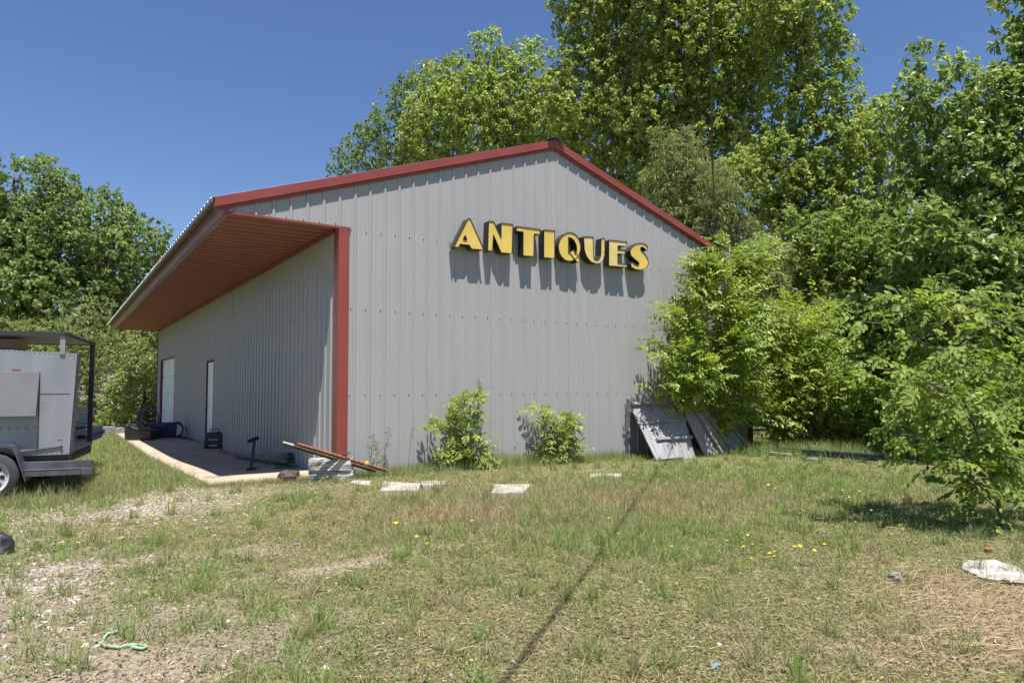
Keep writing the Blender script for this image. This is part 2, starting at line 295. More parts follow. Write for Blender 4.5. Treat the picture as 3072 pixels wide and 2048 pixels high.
def groundmat():
    m = bpy.data.materials.new('ground_soil'); m.use_nodes = True; n = m.node_tree; L = n.links; p = n.nodes['Principled BSDF']; p.inputs['Roughness'].default_value = .95; p.inputs['Specular IOR Level'].default_value = .15
    geo = n.nodes.new('ShaderNodeNewGeometry')
    def noise(sc, d=6, r=.6):
        a = n.nodes.new('ShaderNodeTexNoise'); a.inputs['Scale'].default_value = sc; a.inputs['Detail'].default_value = d; a.inputs['Roughness'].default_value = r; L.new(geo.outputs['Position'], a.inputs['Vector']); return a.outputs['Fac']
    def ramp(f, stops):
        r = n.nodes.new('ShaderNodeValToRGB'); cr = r.color_ramp
        while len(cr.elements) < len(stops): cr.elements.new(.5)
        for e, (ps, c) in zip(cr.elements, stops): e.position = ps; e.color = (*c, 1)
        L.new(f, r.inputs[0]); return r.outputs[0]
    def mix(f, a, b):
        x = n.nodes.new('ShaderNodeMix'); x.data_type = 'RGBA'; L.new(f, x.inputs[0]); L.new(a, x.inputs[6]); L.new(b, x.inputs[7]); return x.outputs[2]
    def attr(nm):
        a = n.nodes.new('ShaderNodeAttribute'); a.attribute_name = nm; return a.outputs['Fac']
    def mul(a, b=None, k=1.0, off=0.0):
        x = n.nodes.new('ShaderNodeMath'); x.operation = 'MULTIPLY_ADD'; x.use_clamp = True; L.new(a, x.inputs[0])
        if b is not None: L.new(b, x.inputs[1])
        else: x.inputs[1].default_value = k
        x.inputs[2].default_value = off; return x.outputs[0]
    n1 = noise(9); n2 = noise(38, 8, .7); n3 = noise(2.2, 4)
    thatch = ramp(n2, [(.32, (.05, .042, .024)), (.47, (.16, .145, .066)), (.58, (.28, .255, .125)), (.72, (.42, .38, .23))])
    olive = ramp(n2, [(.3, (.06, .062, .02)), (.5, (.17, .175, .055)), (.7, (.29, .265, .115))])
    base = mix(ramp(n3, [(.4, (0, 0, 0)), (.62, (1, 1, 1))]), thatch, olive)
    sand = ramp(n2, [(.28, (.22, .175, .125)), (.5, (.365, .305, .23)), (.7, (.46, .395, .31))])
    base = mix(mul(attr('bare'), k=1.15), base, sand)
    vo = n.nodes.new('ShaderNodeTexVoronoi'); vo.inputs['Scale'].default_value = 32; L.new(geo.outputs['Position'], vo.inputs['Vector'])
    peb = ramp(vo.outputs['Distance'], [(.1, (.62, .56, .5)), (.45, (.46, .4, .34)), (.62, (.2, .16, .12))])
    base = mix(mul(attr('gravel'), k=1.3, off=-.1), base, peb)
    st = ramp(n2, [(.3, (.16, .11, .06)), (.5, (.36, .27, .16)), (.7, (.55, .45, .3))])
    base = mix(mul(attr('straw')), base, st)
    base = mix(mul(attr('dry'), k=.7), base, ramp(n2, [(.3, (.17, .115, .07)), (.55, (.34, .25, .15)), (.75, (.46, .36, .23))]))
    gr = ramp(n2, [(.3, (.06, .07, .02)), (.6, (.16, .175, .05)), (.75, (.26, .24, .1))])
    base = mix(mul(attr('green'), k=.65), base, gr)
    L.new(base, p.inputs['Base Color'])
    b = n.nodes.new('ShaderNodeBump'); b.inputs['Strength'].default_value = .9; b.inputs['Distance'].default_value = .03; L.new(n2, b.inputs['Height']); L.new(b.outputs[0], p.inputs['Normal'])
    return m
go = mesh_np('ground', V, Q, groundmat(), smooth=True, extra={k: zn[k].ravel() for k in ('gravel', 'bare', 'straw', 'dry', 'green')})
tag(go, 'patchy ground of sandy soil, gravel and thin dry turf', kind='structure')

# concrete apron along the side wall
def slabz(y): return .115*(1-sst(.8, 6.5, np.asarray(y, float)))
mb = MB(); st_ = []
for yy in [.30]+list(np.linspace(.9, 7, 12))+[12, 22.5]:
    z = float(slabz(yy)); e = -1.80+.02*math.sin(yy*1.7); st_.append([(e, yy, z-.16), (-.16, yy, z-.16), (-.16, yy, z), (e, yy, z)])
mb.sweep(st_); ap = mb.build('concrete_apron', M['conc'], bevel=.012)
tag(ap, 'strip of stained concrete paving under the deep eave', kind='structure')

# ------------------------------------------------------------------ building
PITCH = .2286; AX, AZ, SLOPE = 3.621, 5.629, .337; LX, RX = -1.836, 7.715; SZ = 3.625; YE = 20.3; WX = -.168
def ztop(x): return AZ-SLOPE*abs(x-AX)
def profile(a, b, off, ribh=.019, pitch=PITCH):
    pts = [(a, 0.0)]; k = math.floor((a-off)/pitch)-1
    while off+k*pitch < b+pitch:
        c = off+k*pitch
        for ds, h in ((-.027, 0), (-.012, ribh), (.012, ribh), (.027, 0), (pitch/3-.012, 0), (pitch/3, .0035), (pitch/3+.012, 0), (2*pitch/3-.012, 0), (2*pitch/3, .0035), (2*pitch/3+.012, 0)):
            if a < c+ds < b: pts.append((c+ds, h))
        k += 1
    pts.append((b, 0.0)); return pts
bld = thing('metal_building', 'long grey ribbed steel building with red trim and a deep porch eave', 'building', (0, 0, 0))
ROFF = .25*PITCH
mb = MB()
pr = profile(-1.70, 7.5, ROFF)
def zb(x): return SZ-.02 if x < -.16 else .12-.012*x
for (x0, h0), (x1, h1) in zip(pr, pr[1:]):
    b0 = zb((x0+x1)/2); n = len(mb.v)
    mb.add([(x0, -h0, b0), (x1, -h1, b0), (x1, -h1, ztop(x1)-.05), (x0, -h0, ztop(x0)-.05)], [(0, 1, 2, 3)])
rs = random.Random(3)
def screw(x, y, z, axis=(0, -1, 0), r=.0062): mb.lathe((x, y, z), axis, [(r*1.5, -.001), (r*1.5, .002), (r, .003), (r*.8, .010)], 6, 1)
for i in range(-7, 33):
    x = i*PITCH
    for z in (1.252, 2.472, 3.606):
        if i >= 0 and x < 7.4: screw(x, 0, z+rs.uniform(-.004, .004))
    if -7 <= i < 0: screw(x, 0, 3.665)
gw = mb.build('gable_wall', [M['wall'], M['screw']], bld)
mb = MB()
DY0, DY1, DZ = 8.96, 9.93, 2.09; GY0, GY1, GZ = 15.5, 18.9, 2.45
pr = profile(.0, YE-.3, .08)
cut = sorted(set([p for p in pr]+[(v, 0.0) for v in (DY0, DY1, GY0, GY1)]))
for (y0, h0), (y1, h1) in zip(cut, cut[1:]):
    if y1-y0 < 1e-6: continue
    m_ = (y0+y1)/2; b0 = -.06
    if DY0 < m_ < DY1: b0 = DZ; 
    if GY0 < m_ < GY1: b0 = GZ
    mb.add([(WX-h0, y0, b0), (WX-h1, y1, b0), (WX-h1, y1, SZ+.05), (WX-h0, y0, SZ+.05)], [(3, 2, 1, 0)])
y = .17
while y < YE-.5:
    for z in (1.25, 2.47):
        if not (DY0-.05 < y < DY1+.05 and z < DZ) and not (GY0 < y < GY1 and z < GZ): screw(WX, y, z, (-1, 0, 0))
    y += PITCH
mb.build('side_wall', [M['wall'], M['screw']], bld)
mb = MB(); mb.box((WX+.02, YE-.36, 0), (7.5, YE-.3, SZ)); mb.add([(LX+.1, YE-.3, SZ), (7.5, YE-.3, SZ), (7.5, YE-.3, ztop(7.5)-.05), (AX, YE-.3, AZ-.05), (LX+.1, YE-.3, ztop(LX)-.0)], [(0, 1, 2, 3, 4), (4, 3, 2, 1, 0)]); mb.build('rear_wall', M['wall'], bld)
mb = MB()
for (y0, h0), (y1, h1) in zip(pr, pr[1:]): mb.add([(7.5+h0, y0, -.06), (7.5+h1, y1, -.06), (7.5+h1, y1, 4.2), (7.5+h0, y0, 4.2)], [(0, 1, 2, 3)])
mb.build('right_wall', M['wall'], bld)
mb = MB(); mb.box((-.18, -.012, -.1), (7.52, .15, .095)); mb.build('foundation', M['found'], bld, bevel=.01)
# roof sheets with ribs running down the slope
mb = MB(); rp = profile(-.066, YE, .05, .022)
for x0, x1 in ((LX-.035, AX), (AX, RX+.035)):
    for (y0, h0), (y1, h1) in zip(rp, rp[1:]):
        for dz, fl in ((.006, 0), (.001, 1)):
            vv = [(x0, y0, ztop(x0)+h0+dz), (x1, y0, ztop(x1)+h0+dz), (x1, y1, ztop(x1)+h1+dz), (x0, y1, ztop(x0)+h1+dz)]
            mb.add(vv, [(0, 1, 2, 3) if not fl else (3, 2, 1, 0)])
rf = mb.build('roof', M['galv'], bld)
mb = MB(); mb.sweep([[(AX-.17, y, ztop(AX-.17)+.03), (AX, y, AZ+.045), (AX+.17, y, ztop(AX+.17)+.03)] for y in (-.13, YE)], closed=False); mb.build('ridge_cap', M['galv'], rf)
# rake trim
mb = MB()
sec = [(-.074, .004), (-.074, -.122), (-.040, -.128), (-.030, -.142), (-.030, -.168), (-.0205, -.168), (-.0205, .004)]
SEAM = 1.02
def rake(xs, dy): mb.sweep([[(x, y+dy, ztop(x)+z) for y, z in sec] for x in xs])
rake([LX, SEAM+.03], 0); rake([SEAM, AX, RX], -.0025)
mb.build('rake_trim', M['red'], bld)
mb = MB()
mb.box((-1.725, -.02, SZ-.012), (-1.70, YE-.05, ztop(-1.72)-.012)); mb.box((-1.70, .0, SZ-.012), (-1.64, YE-.05, SZ+.006))
mb.build('eave_fascia', M['fascia'], bld)
mb = MB(); mb.box((LX-.03, -.062, ztop(LX)-.052), (LX-.024, YE-.02, ztop(LX)+.004)); mb.build('drip_edge', M['galv'], bld)
mb = MB(); sp = []; y = .03
while y < YE-.3: sp += [(y, -.03), (y+.07, -.03), (y+.085, .026), (y+.225, .026), (y+.24, -.03)]; y += .25
for (y0, h0), (y1, h1) in zip(sp, sp[1:]): mb.add([(-1.70, y0, SZ+.036-h0), (WX+.02, y0, SZ+.036-h0), (WX+.02, y1, SZ+.036-h1), (-1.70, y1, SZ+.036-h1)], [(3, 2, 1, 0)])
mb.build('soffit', M['soffit'], bld)
mb = MB()
mb.box((-1.722, -.034, SZ-.018), (-.02, -.0015, SZ+.014)); mb.box((-1.722, -.0015, SZ-.018), (-.23, .03, SZ-.012)); mb.box((-1.722, -.034, SZ+.014), (-1.66, -.022, ztop(-1.69)-.172))
mb.box((WX-.045, .16, SZ-.05), (WX-.018, YE-.3, SZ-.001))
mb.build('soffit_trim', M['red'], bld)
mb = MB()
mb.box((WX-.024, -.036, -.05), (-.062, -.022, SZ-.02)); mb.box((-.062, -.031, -.05), (-.034, -.020, SZ-.09)); mb.box((WX-.024, -.022, -.05), (WX-.019, .16, SZ-.02))
mb.build('corner_trim', M['red'], bld)
mb = MB(); mb.box((WX-.024, YE-.42, -.05), (WX-.012, YE-.29, SZ)); mb.build('corner_trim', M['jamb'], bld)
# doors
mb = MB(); mb.box((WX+.035, DY0+.03, .0), (WX+.075, DY1-.03, DZ-.03)); dr = mb.build('entry_door', M['door'], bld, bevel=.004)
mb = MB()
for a, b in (((WX-.005, DY0-.03, -.02), (WX+.1, DY0+.028, DZ+.0)), ((WX-.005, DY1-.028, -.02), (WX+.1, DY1+.03, DZ)), ((WX-.005, DY0-.03, DZ), (WX+.1, DY1+.03, DZ+.045))): mb.box(a, b)
mb.build('door_frame', M['jamb'], dr)
mb = MB(); mb.lathe((WX+.035, DY1-.1, .94), (-1, 0, 0), [(.032, 0), (.032, .01), (.014, .015), (.014, .04), (.028, .05), (.03, .065), (.018, .078)], 14); mb.build('door_knob', M['brass'], dr, smooth=True)
mb = MB(); mb.lathe((WX+.035, DY1-.1, 1.11), (-1, 0, 0), [(.03, 0), (.03, .018), (.02, .03)], 14); mb.build('deadbolt', M['brass'], dr, smooth=True)
mb = MB()
for k in range(4):
    z0 = k*GZ/4; mb.box((WX+.06, GY0+.04, z0+.004), (WX+.10, GY1-.04, z0+GZ/4-.004))
    for c in range(4):
        ya = GY0+.14+c*.82; mb.box((WX+.052, ya, z0+.12), (WX+.0605, ya+.62, z0+GZ/4-.12))
gd = mb.build('garage_door', M['gdoor'], bld, bevel=.006)
mb = MB()
for a, b in (((WX-.012, GY0-.05, -.02), (WX+.1, GY0+.02, GZ)), ((WX-.012, GY1-.02, -.02), (WX+.1, GY1+.12, GZ)), ((WX-.012, GY0-.05, GZ), (WX+.1, GY1+.12, GZ+.05))): mb.box(a, b)
mb.build('door_frame', M['jamb'], gd)
# lower annex at the right side
def za(x): return 4.15-.11*(x-7.6)
mb = MB(); ap_ = profile(7.56, 9.12, .08)
for (x0, h0), (x1, h1) in zip(ap_, ap_[1:]): mb.add([(x0, .3-h0, -.05), (x1, .3-h1, -.05), (x1, .3-h1, za(x1)-.05), (x0, .3-h0, za(x0)-.05)], [(0, 1, 2, 3)])
mb.box((9.10, .31, -.05), (9.12, 12, 3.92))
mb.build('annex_wall', M['wall'], bld)
mb = MB(); mb.box((9.08, .25, -.05), (9.2, .296, 3.84))
mb.sweep([[(x, y, za(x)+z) for y, z in ((.2, 0), (.2, -.15), (.29, -.15), (.29, 0))] for x in (7.76, 9.2)])
mb.box((9.14, .3, 3.80), (9.2, 12, 3.955))
mb.build('annex_trim', M['red'], bld)
mb = MB(); mb.add([(7.56, .19, za(7.56)+.01), (9.22, .19, za(9.22)+.01), (9.22, 12, za(9.22)+.01), (7.56, 12, za(7.56)+.01)], [(0, 1, 2, 3)]); mb.build('annex_roof', M['galv'], bld)
mb = MB(); mb.tube([(7.76, -.06, 3.2), (7.76, -.06, 4.30), (7.74, -.09, 4.38), (7.69, -.16, 4.39)], [.02, .02, .024, .03], 8); mb.build('service_mast', M['cable'], bld, smooth=True)
# overhead cable
cp = CAM+np.array([.768, .641, 0])*14.55; P0 = np.array([cp[0], cp[1], 4.38])
pts = []
for t in np.linspace(0, 1, 40):
    d = t*46; p = P0-np.array([.768, .641, 0])*d; pts.append((p[0], p[1], 4.38+.035*d+.0011*d*d*(1 if d > 8 else d/8)))
mb = MB(); mb.tube(pts, .0085, 6); mb.tube([(p[0]+.011*math.sin(i*1.1), p[1]-.011*math.sin(i*1.1), p[2]+.011*math.cos(i*1.1)) for i, p in enumerate(pts)], .006, 5)
tag(mb.build('overhead_cable', M['cable'], smooth=True), 'weathered twisted service cable running overhead to the right eave of the building', 'cable')

# ------------------------------------------------------------------ sign letters
K4 = 3.459
def Lp(x, y, d): 
    p = on(1320+x/K4, 620+y/K4, 'y', -d); return (p[0], p[2])
def ell(cx, cy, rx, ry, n=28): return [(cx+rx*math.cos(2*math.pi*k/n), cy+ry*math.sin(2*math.pi*k/n)) for k in range(n)]
GL = {
 'A': ([[(140, 418), (285, 131), (297, 121), (312, 125), (456, 447), (325, 438), (303, 398), (208, 388), (192, 421)]], [[(258, 295), (280, 347), (240, 341)]]),
 'N': ([[(505, 150), (557, 156), (633, 325), (635, 170), (755, 185), (745, 488), (634, 476), (553, 292), (542, 460), (494, 456)]], []),
 'T': ([[(795, 203), (1040, 237), (1036, 290), (975, 282), (972, 516), (862, 508), (862, 262), (790, 252)]], []),
 'I': ([[(1077, 240), (1189, 250), (1188, 538), (1077, 527)]], []),
 'Q': ([ell(1343, 416, 115, 148)], [[(1332, 318), (1362, 325), (1392, 352), (1413, 397), (1419, 440), (1414, 480), (1402, 498), (1385, 447), (1346, 467), (1332, 480)]]),
 'U': ([[(1490, 310), (1588, 315), (1592, 515), (1600, 542), (1622, 553), (1650, 542), (1668, 505), (1672, 330), (1708, 328), (1707, 490), (1692, 556), (1655, 588), (1612, 590), (1562, 570), (1518, 512), (1497, 450)]], []),
 'E': ([[(1752, 345), (1938, 365), (1936, 411), (1845, 404), (1845, 444), (1921, 450), (1919, 493), (1843, 487), (1843, 582), (1942, 596), (1940, 628), (1750, 612)]], []),
 'S': ([[(2148, 458), (2153, 415), (2130, 390), (2086, 375), (2030, 385), (1988, 418), (1970, 458), (1980, 505), (2020, 545), (2055, 572), (2066, 595), (2050, 608), (2022, 596), (1990, 570), (1976, 596), (1985, 626), (2030, 650), (2090, 655), (2140, 636), (2162, 595), (2156, 543), (2120, 485), (2082, 448), (2078, 425), (2096, 416), (2122, 430), (2138, 458)]], []),
}
DL = .165
desc = {'A': 'yellow channel letter A, first letter of the ANTIQUES sign on the gable', 'N': 'yellow channel letter N between A and T on the gable', 'T': 'yellow channel letter T between N and I on the gable', 'I': 'yellow channel letter I between T and Q on the gable', 'Q': 'yellow channel letter Q with a slanted tail in the ANTIQUES sign', 'U': 'faded yellow channel letter U with one brighter stem in the ANTIQUES sign', 'E': 'pale yellow channel letter E between U and S on the gable', 'S': 'yellow channel letter S, last letter of the ANTIQUES sign'}
def area(p): return sum(a[0]*b[1]-b[0]*a[1] for a, b in zip(p, p[1:]+p[:1]))/2
def fill(loops, name, mats, parent, y):
    cu = bpy.data.curves.new(name, 'CURVE'); cu.dimensions = '2D'; cu.fill_mode = 'BOTH'
    for lp in loops:
        s = cu.splines.new('POLY'); s.points.add(len(lp)-1); s.use_cyclic_u = True
        for pt, q in zip(s.points, lp): pt.co = (q[0], q[1], 0, 1)
    to = bpy.data.objects.new(name, cu); COL.objects.link(to); dg = bpy.context.evaluated_depsgraph_get()
    me = bpy.data.meshes.new_from_object(to.evaluated_get(dg)); vs_ = [tuple(v.co) for v in me.vertices]; fs = [tuple(p.vertices) for p in me.polygons]
    bpy.data.objects.remove(to); m2 = MB(); m2.add([(a, y, b) for a, b, c in vs_], fs)
    nf = []
    for f in m2.f:
        p = [m2.v[k] for k in f]; ar = area([(q[0], q[2]) for q in p]); nf.append(f if ar > 0 else f[::-1])
    m2.f = nf; return m2.build(name, mats, parent)
for ch, (outs, holes) in GL.items():
    O = [[Lp(*p, DL) for p in o] for o in outs]; Hs = [[Lp(*p, DL) for p in h] for h in holes]
    cx = sum(p[0] for p in O[0])/len(O[0]); cz = min(p[1] for p in O[0])
    r = thing('sign_letter', desc[ch], 'sign letter', (cx, -.02, cz), group='channel letters of the sign')
    mb = MB()
    loops = O+Hs
    tail = [Lp(*p, DL) for p in [(1340, 470), (1386, 444), (1452, 553), (1425, 580)]] if ch == 'Q' else None
    for lp in loops+([tail] if tail else []):
        n = len(lp)
        for a, b in zip(lp, lp[1:]+lp[:1]):
            mb.add([(a[0], -.022, a[1]), (b[0], -.022, b[1]), (b[0], -DL-.006, b[1]), (a[0], -DL-.006, a[1])], [(0, 1, 2, 3)])
            mb.bar((a[0], -DL-.004, a[1]), (b[0], -DL-.004, b[1]), .0085, .010, up=(0, 1, 0))
    mb.build('casing', M['can'], r)
    fm = M['ypale'] if ch in 'UE' else M['yellow']
    fill(loops, 'face', fm, r, -DL+.002)
    if tail: fill([tail], 'tail', fm, r, -DL-.003)
    if ch == 'U':
        fill([[Lp(*p, DL) for p in [(1673, 332), (1706, 330), (1706, 472), (1672, 470)]]], 'replacement_panel', M['yellow'], r, -DL-.001)
    lp = O[0]
    for k in range(3):
        a = lp[int(k*len(lp)/3)]; mb = MB(); mb.lathe((a[0]+.004, -.06-.02*(k % 3), a[1]+.004), (-.6, -.5, .3), [(.006, 0), (.006, .006), (.003, .009)], 6); mb.build('stud', M['chrome'], r)

# ------------------------------------------------------------------ foliage tools
def leaf_verts(pos, dr, nr, L, Wd, big=False, fold=.25, curl=.15):
    dr = norm(dr); sd = norm(np.cross(dr, nr)); nr = np.cross(sd, dr); L = L[:, None]; Wd = Wd[:, None]; N = len(pos)
    if not big:
        b = pos; t = pos+dr*L-nr*L*curl; m = pos+dr*L*.45; l = m-sd*Wd*.5+nr*Wd*fold; r = m+sd*Wd*.5+nr*Wd*fold
        Vv = np.stack([b, l, t, r], 1).reshape(-1, 3); k = np.arange(N)[:, None]*4
        T = np.concatenate([k+[0, 2, 1], k+[0, 3, 2]], 1).reshape(-1, 3); return Vv, T, 4
    b = pos; t = pos+dr*L-nr*L*curl; c = pos+dr*L*.5-nr*L*curl*.25
    def e(s, a, w): return pos+dr*L*a+sd*s*Wd*w+nr*(Wd*fold*w*1.6)-nr*L*curl*a*a
    Vv = np.stack([b, c, t, e(-1, .25, .42), e(-1, .6, .45), e(1, .25, .42), e(1, .6, .45)], 1).reshape(-1, 3); k = np.arange(N)[:, None]*7
    T = np.concatenate([k+[0, 1, 3], k+[3, 1, 4], k+[4, 1, 2], k+[0, 5, 1], k+[5, 6, 1], k+[6, 2, 1]], 1).reshape(-1, 3); return Vv, T, 7
def rdir(n, r): return norm(r.normal(size=(n, 3)))
LR = np.array([RGT[0], RGT[1], 0]); LR /= np.linalg.norm(LR)
def lobes_of(lst, depth, thick=1.0):
    out = []
    for l in lst:
        x, y, rx, ry = l[:4]; dd = depth+(l[4] if len(l) > 4 else 0); s = dd/(FPX/DS); out.append((dat(x, y, dd), rx*s, ry*s, min(.5*(rx+ry)*s*thick, 4.5)))
    return out
def sample(lobes, n, r, shell=.55, zmin=.1):
    ar = np.array([a*b for _, a, b, c in lobes]); ar = ar/ar.sum(); idx = r.choice(len(lobes), n, p=ar)
    C = np.array([l[0] for l in lobes])[idx]; R = np.array([[l[1], l[2], l[3]] for l in lobes])[idx]
    d = rdir(n, r); rr = (shell+(1-shell)*r.random(n)**.6)*(r.random(n) < .8)+r.random(n)**.4*(0); rr = np.where(rr == 0, r.random(n)**.5, rr)
    o = d*rr[:, None]
    P = C+LR*(o[:, :1]*R[:, :1])+np.array([0, 0, 1.])*(o[:, 1:2]*R[:, 1:2])+HF*(o[:, 2:]*R[:, 2:])
    k = P[:, 2] > zmin; out = norm(P-C); return P[k], out[k], C[k]
def limbs(mb, base, top, ends, r, rad0, nlimb=14, per=6, lean=None):
    H = top[2]-base[2]; n = 9; ts = np.linspace(0, 1, n)
    tr = np.array([base+(top-base)*t for t in ts]); tr[1:, :2] += r.normal(size=(n-1, 2))*H*.012
    mb.tube(tr, rad0*(1-.88*ts**.8), 8)
    if len(ends) == 0: return
    pick = ends[r.choice(len(ends), min(nlimb, len(ends)), replace=False)]; LP = []
    for e in pick:
        h = np.clip((e[2]-base[2])/H-.12-.15*r.random(), .12, .92); s = np.array([np.interp(h, ts, tr[:, k]) for k in range(3)])
        mid = (s+e)/2+np.array([0, 0, -.06*np.linalg.norm(e-s)])+r.normal(size=3)*.05*np.linalg.norm(e-s)
        L = np.array([s, s*.6+mid*.4+0*e, mid, mid*.45+e*.55, e]); r0 = rad0*.42*(1-.75*h); mb.tube(L, r0*np.array([1, .8, .6, .4, .15]), 5); LP.append(L)
    LP = np.array(LP)[:, 1:].reshape(-1, 3)
    sub = ends[r.choice(len(ends), min(nlimb*per, len(ends)), replace=False)]
    for e in sub:
        d = np.linalg.norm(LP-e, axis=1)+.6*np.maximum(0, LP[:, 2]-e[2]); s = LP[d.argmin()]
        m_ = (s+e)/2+r.normal(size=3)*.08*np.linalg.norm(e-s); mb.tube([s, m_, e], rad0*np.array([.075, .05, .02]), 4, cap=False)
SOUTH = np.array([-math.sin(rad(SUN_AZ)), -math.cos(rad(SUN_AZ)), 0.0])
def lobes_pl(lst, yp, thick=.3, ty=.35):
    out = []
    for x, y, rx, ry in lst:
        p = on(x*DS, y*DS, 'y', yp); sx = np.linalg.norm(p-CAM)/(FPX/DS); out.append((p, rx*sx, ry*sx, ty))
    return out
def n3d(P, f, s): return .5*(vnoise(P[:, 0]*f+P[:, 2]*.31, P[:, 2]*f+P[:, 1]*.37, s)+vnoise(P[:, 1]*f-P[:, 0]*.29, P[:, 2]*f*1.1+P[:, 0]*.41, s+5))
def tree(name, label, lobes, base, m, nclus, per, cr, L, aspect=.75, seed=1, group=None, rad0=.2, trunk=True, tint=(.5, .22), shell=.55, cat='tree', nlimb=14, zmin=.15, droop=.5, up=.65, flat=.95, big=False, bark='bark', sep=.82, dens=2.5, gapn=6, gap=0):
    r = np.random.default_rng(seed); base = np.array([base[0], base[1], float(gz(base[0], base[1]))])
    o = thing(name, label, cat, tuple(base), group=group)
    P, out, C = sample(lobes, int(nclus*gapn), r, shell, zmin+base[2])
    csz = cr*(.6+.8*r.random(len(P))**1.4); keep = []; KP = np.zeros((0, 3)); KR = np.zeros(0)
    for q in range(len(P)):
        if len(keep):
            d = np.linalg.norm(KP[:len(keep)]-P[q], axis=1)
            if (d < sep*(KR[:len(keep)]+csz[q])*.5).any(): continue
        if len(keep) >= len(KP): KP = np.concatenate([KP, np.zeros((512, 3))]); KR = np.concatenate([KR, np.zeros(512)])
        KP[len(keep)] = P[q]; KR[len(keep)] = csz[q]; keep.append(q)
    P, out, C, csz = P[keep], out[keep], C[keep], csz[keep]
    n = len(P); q9 = 9; cnt = np.maximum(3, (dens*per*(csz/cr)**2/q9).astype(int)); ti = np.repeat(np.arange(n), cnt); nT = len(ti)
    td = norm(rdir(nT, r)+out[ti]*.55+np.array([0, 0, .3])); tp_ = P[ti]+td*np.array([1, 1, flat])*(csz[ti]*(.3+.75*r.random(nT)**.6))[:, None]
    idx = np.repeat(np.arange(nT), q9); N_ = len(idx); ld = norm(td[idx]*.45+rdir(N_, r)); s = L*(.55+.85*r.random(N_)); pos = tp_[idx]+ld*(L*.18)
    dr = norm(ld-np.array([0, 0, droop*.8])); nr = norm(td[idx]*.65+np.array([0, 0, up*.75])+SOUTH*.2+r.normal(size=(N_, 3))*.36)
    Vv, T, k = leaf_verts(pos, dr, nr, s, s*aspect, big)
    ct = r.normal(size=n)*tint[1]*.5; c2 = r.normal(size=nT)*tint[1]*.55
    tv = np.clip(tint[0]+ct[ti][idx]+c2[idx]+r.normal(size=N_)*tint[1]*.7, 0, 1)
    ok = pos[:, 2] > base[2]+.03
    if not ok.all():
        kk = np.repeat(ok, len(T)//len(ok)); T = T[kk]
    if trunk:
        mb = MB(); ztop_ = max(l[0][2]+l[2]*.75 for l in lobes); big_ = max(lobes, key=lambda l: l[1]*l[2]); topc = max(lobes, key=lambda l: l[0][2]+l[2])
        top = np.array([topc[0][0]*.6+big_[0][0]*.4, topc[0][1]*.6+big_[0][1]*.4, ztop_]); limbs(mb, base-np.array([0, 0, .1]), top, P, r, rad0, nlimb); mb.build('trunk', M[bark], o, smooth=True)
    mesh_np('crown', Vv, T, m, o, tint=np.repeat(tv, k)); return o
def sprays(P, D, r, L, K, leafL, aspect, droop=.35, tint=(.5, .2), big=True, term=True, fan=.9, sz=.3):
    N = len(P); D = norm(D); up = np.tile(np.array([0, 0, 1.]), (N, 1)); side = norm(np.cross(D, up)+1e-5); nrm = norm(np.cross(side, D)+np.array([-.2, -.62, .05])+r.normal(size=(N, 3))*.25)
    side = norm(np.cross(D, nrm)); pos = []; dr = []; nr = []; ls = []; tt = []; lens = L*(.7+.6*r.random(N)); base = tint[0]+r.normal(size=N)*tint[1]
    for k in range(K):
        t = (k+.6)/K; p = P+D*(lens*t)[:, None]-np.array([0, 0, 1.])*(droop*lens*t*t)[:, None]; dd = norm(D-np.array([0, 0, 1.])*2*droop*t)
        sg = (1 if k % 2 else -1); f = fan*(1-.25*t)
        d = norm(dd*(1-.45*f)+side*sg*f+r.normal(size=(N, 3))*.18-np.array([0, 0, .22]))
        if term and k == K-1: d = norm(dd+r.normal(size=(N, 3))*.12)
        pos.append(p); dr.append(d); nr.append(norm(nrm+r.normal(size=(N, 3))*.22)); ls.append(leafL*(.75+.5*r.random(N))*(.75+.5*math.sin(math.pi*min(t+.15, 1)))); tt.append(np.clip(base+.12*(t-.5)+r.normal(size=N)*tint[1]*.5, 0, 1))
    pos = np.concatenate(pos); dr = np.concatenate(dr); nr = np.concatenate(nr); ls = np.concatenate(ls); tt = np.concatenate(tt)
    Vv, T, k = leaf_verts(pos, dr, nr, ls, ls*aspect, big, fold=.18, curl=.18); return Vv, T, np.repeat(tt, k), (P, D, lens, droop)
def boughs_from(lobes, stem, nper, zdrop=.5, jit=.55):
    S = np.array([np.array(p, float) for p in stem]); fine = np.concatenate([S[k]+(S[k+1]-S[k])*np.linspace(0, 1, 12)[:, None] for k in range(len(S)-1)]); B = []
    for c, a, b, e in lobes:
        rr_ = (a+b)/2; hz = np.linalg.norm(fine[:, :2]-c[:2], axis=1); q = np.abs(fine[:, 2]-(c[2]-zdrop*hz)).argmin(); st = fine[q]; d = norm(c-st); B.append((st, c+d*rr_*.7, rr_*jit, max(24 if nper > 2 else 6, int(nper*a*b))))
    return B
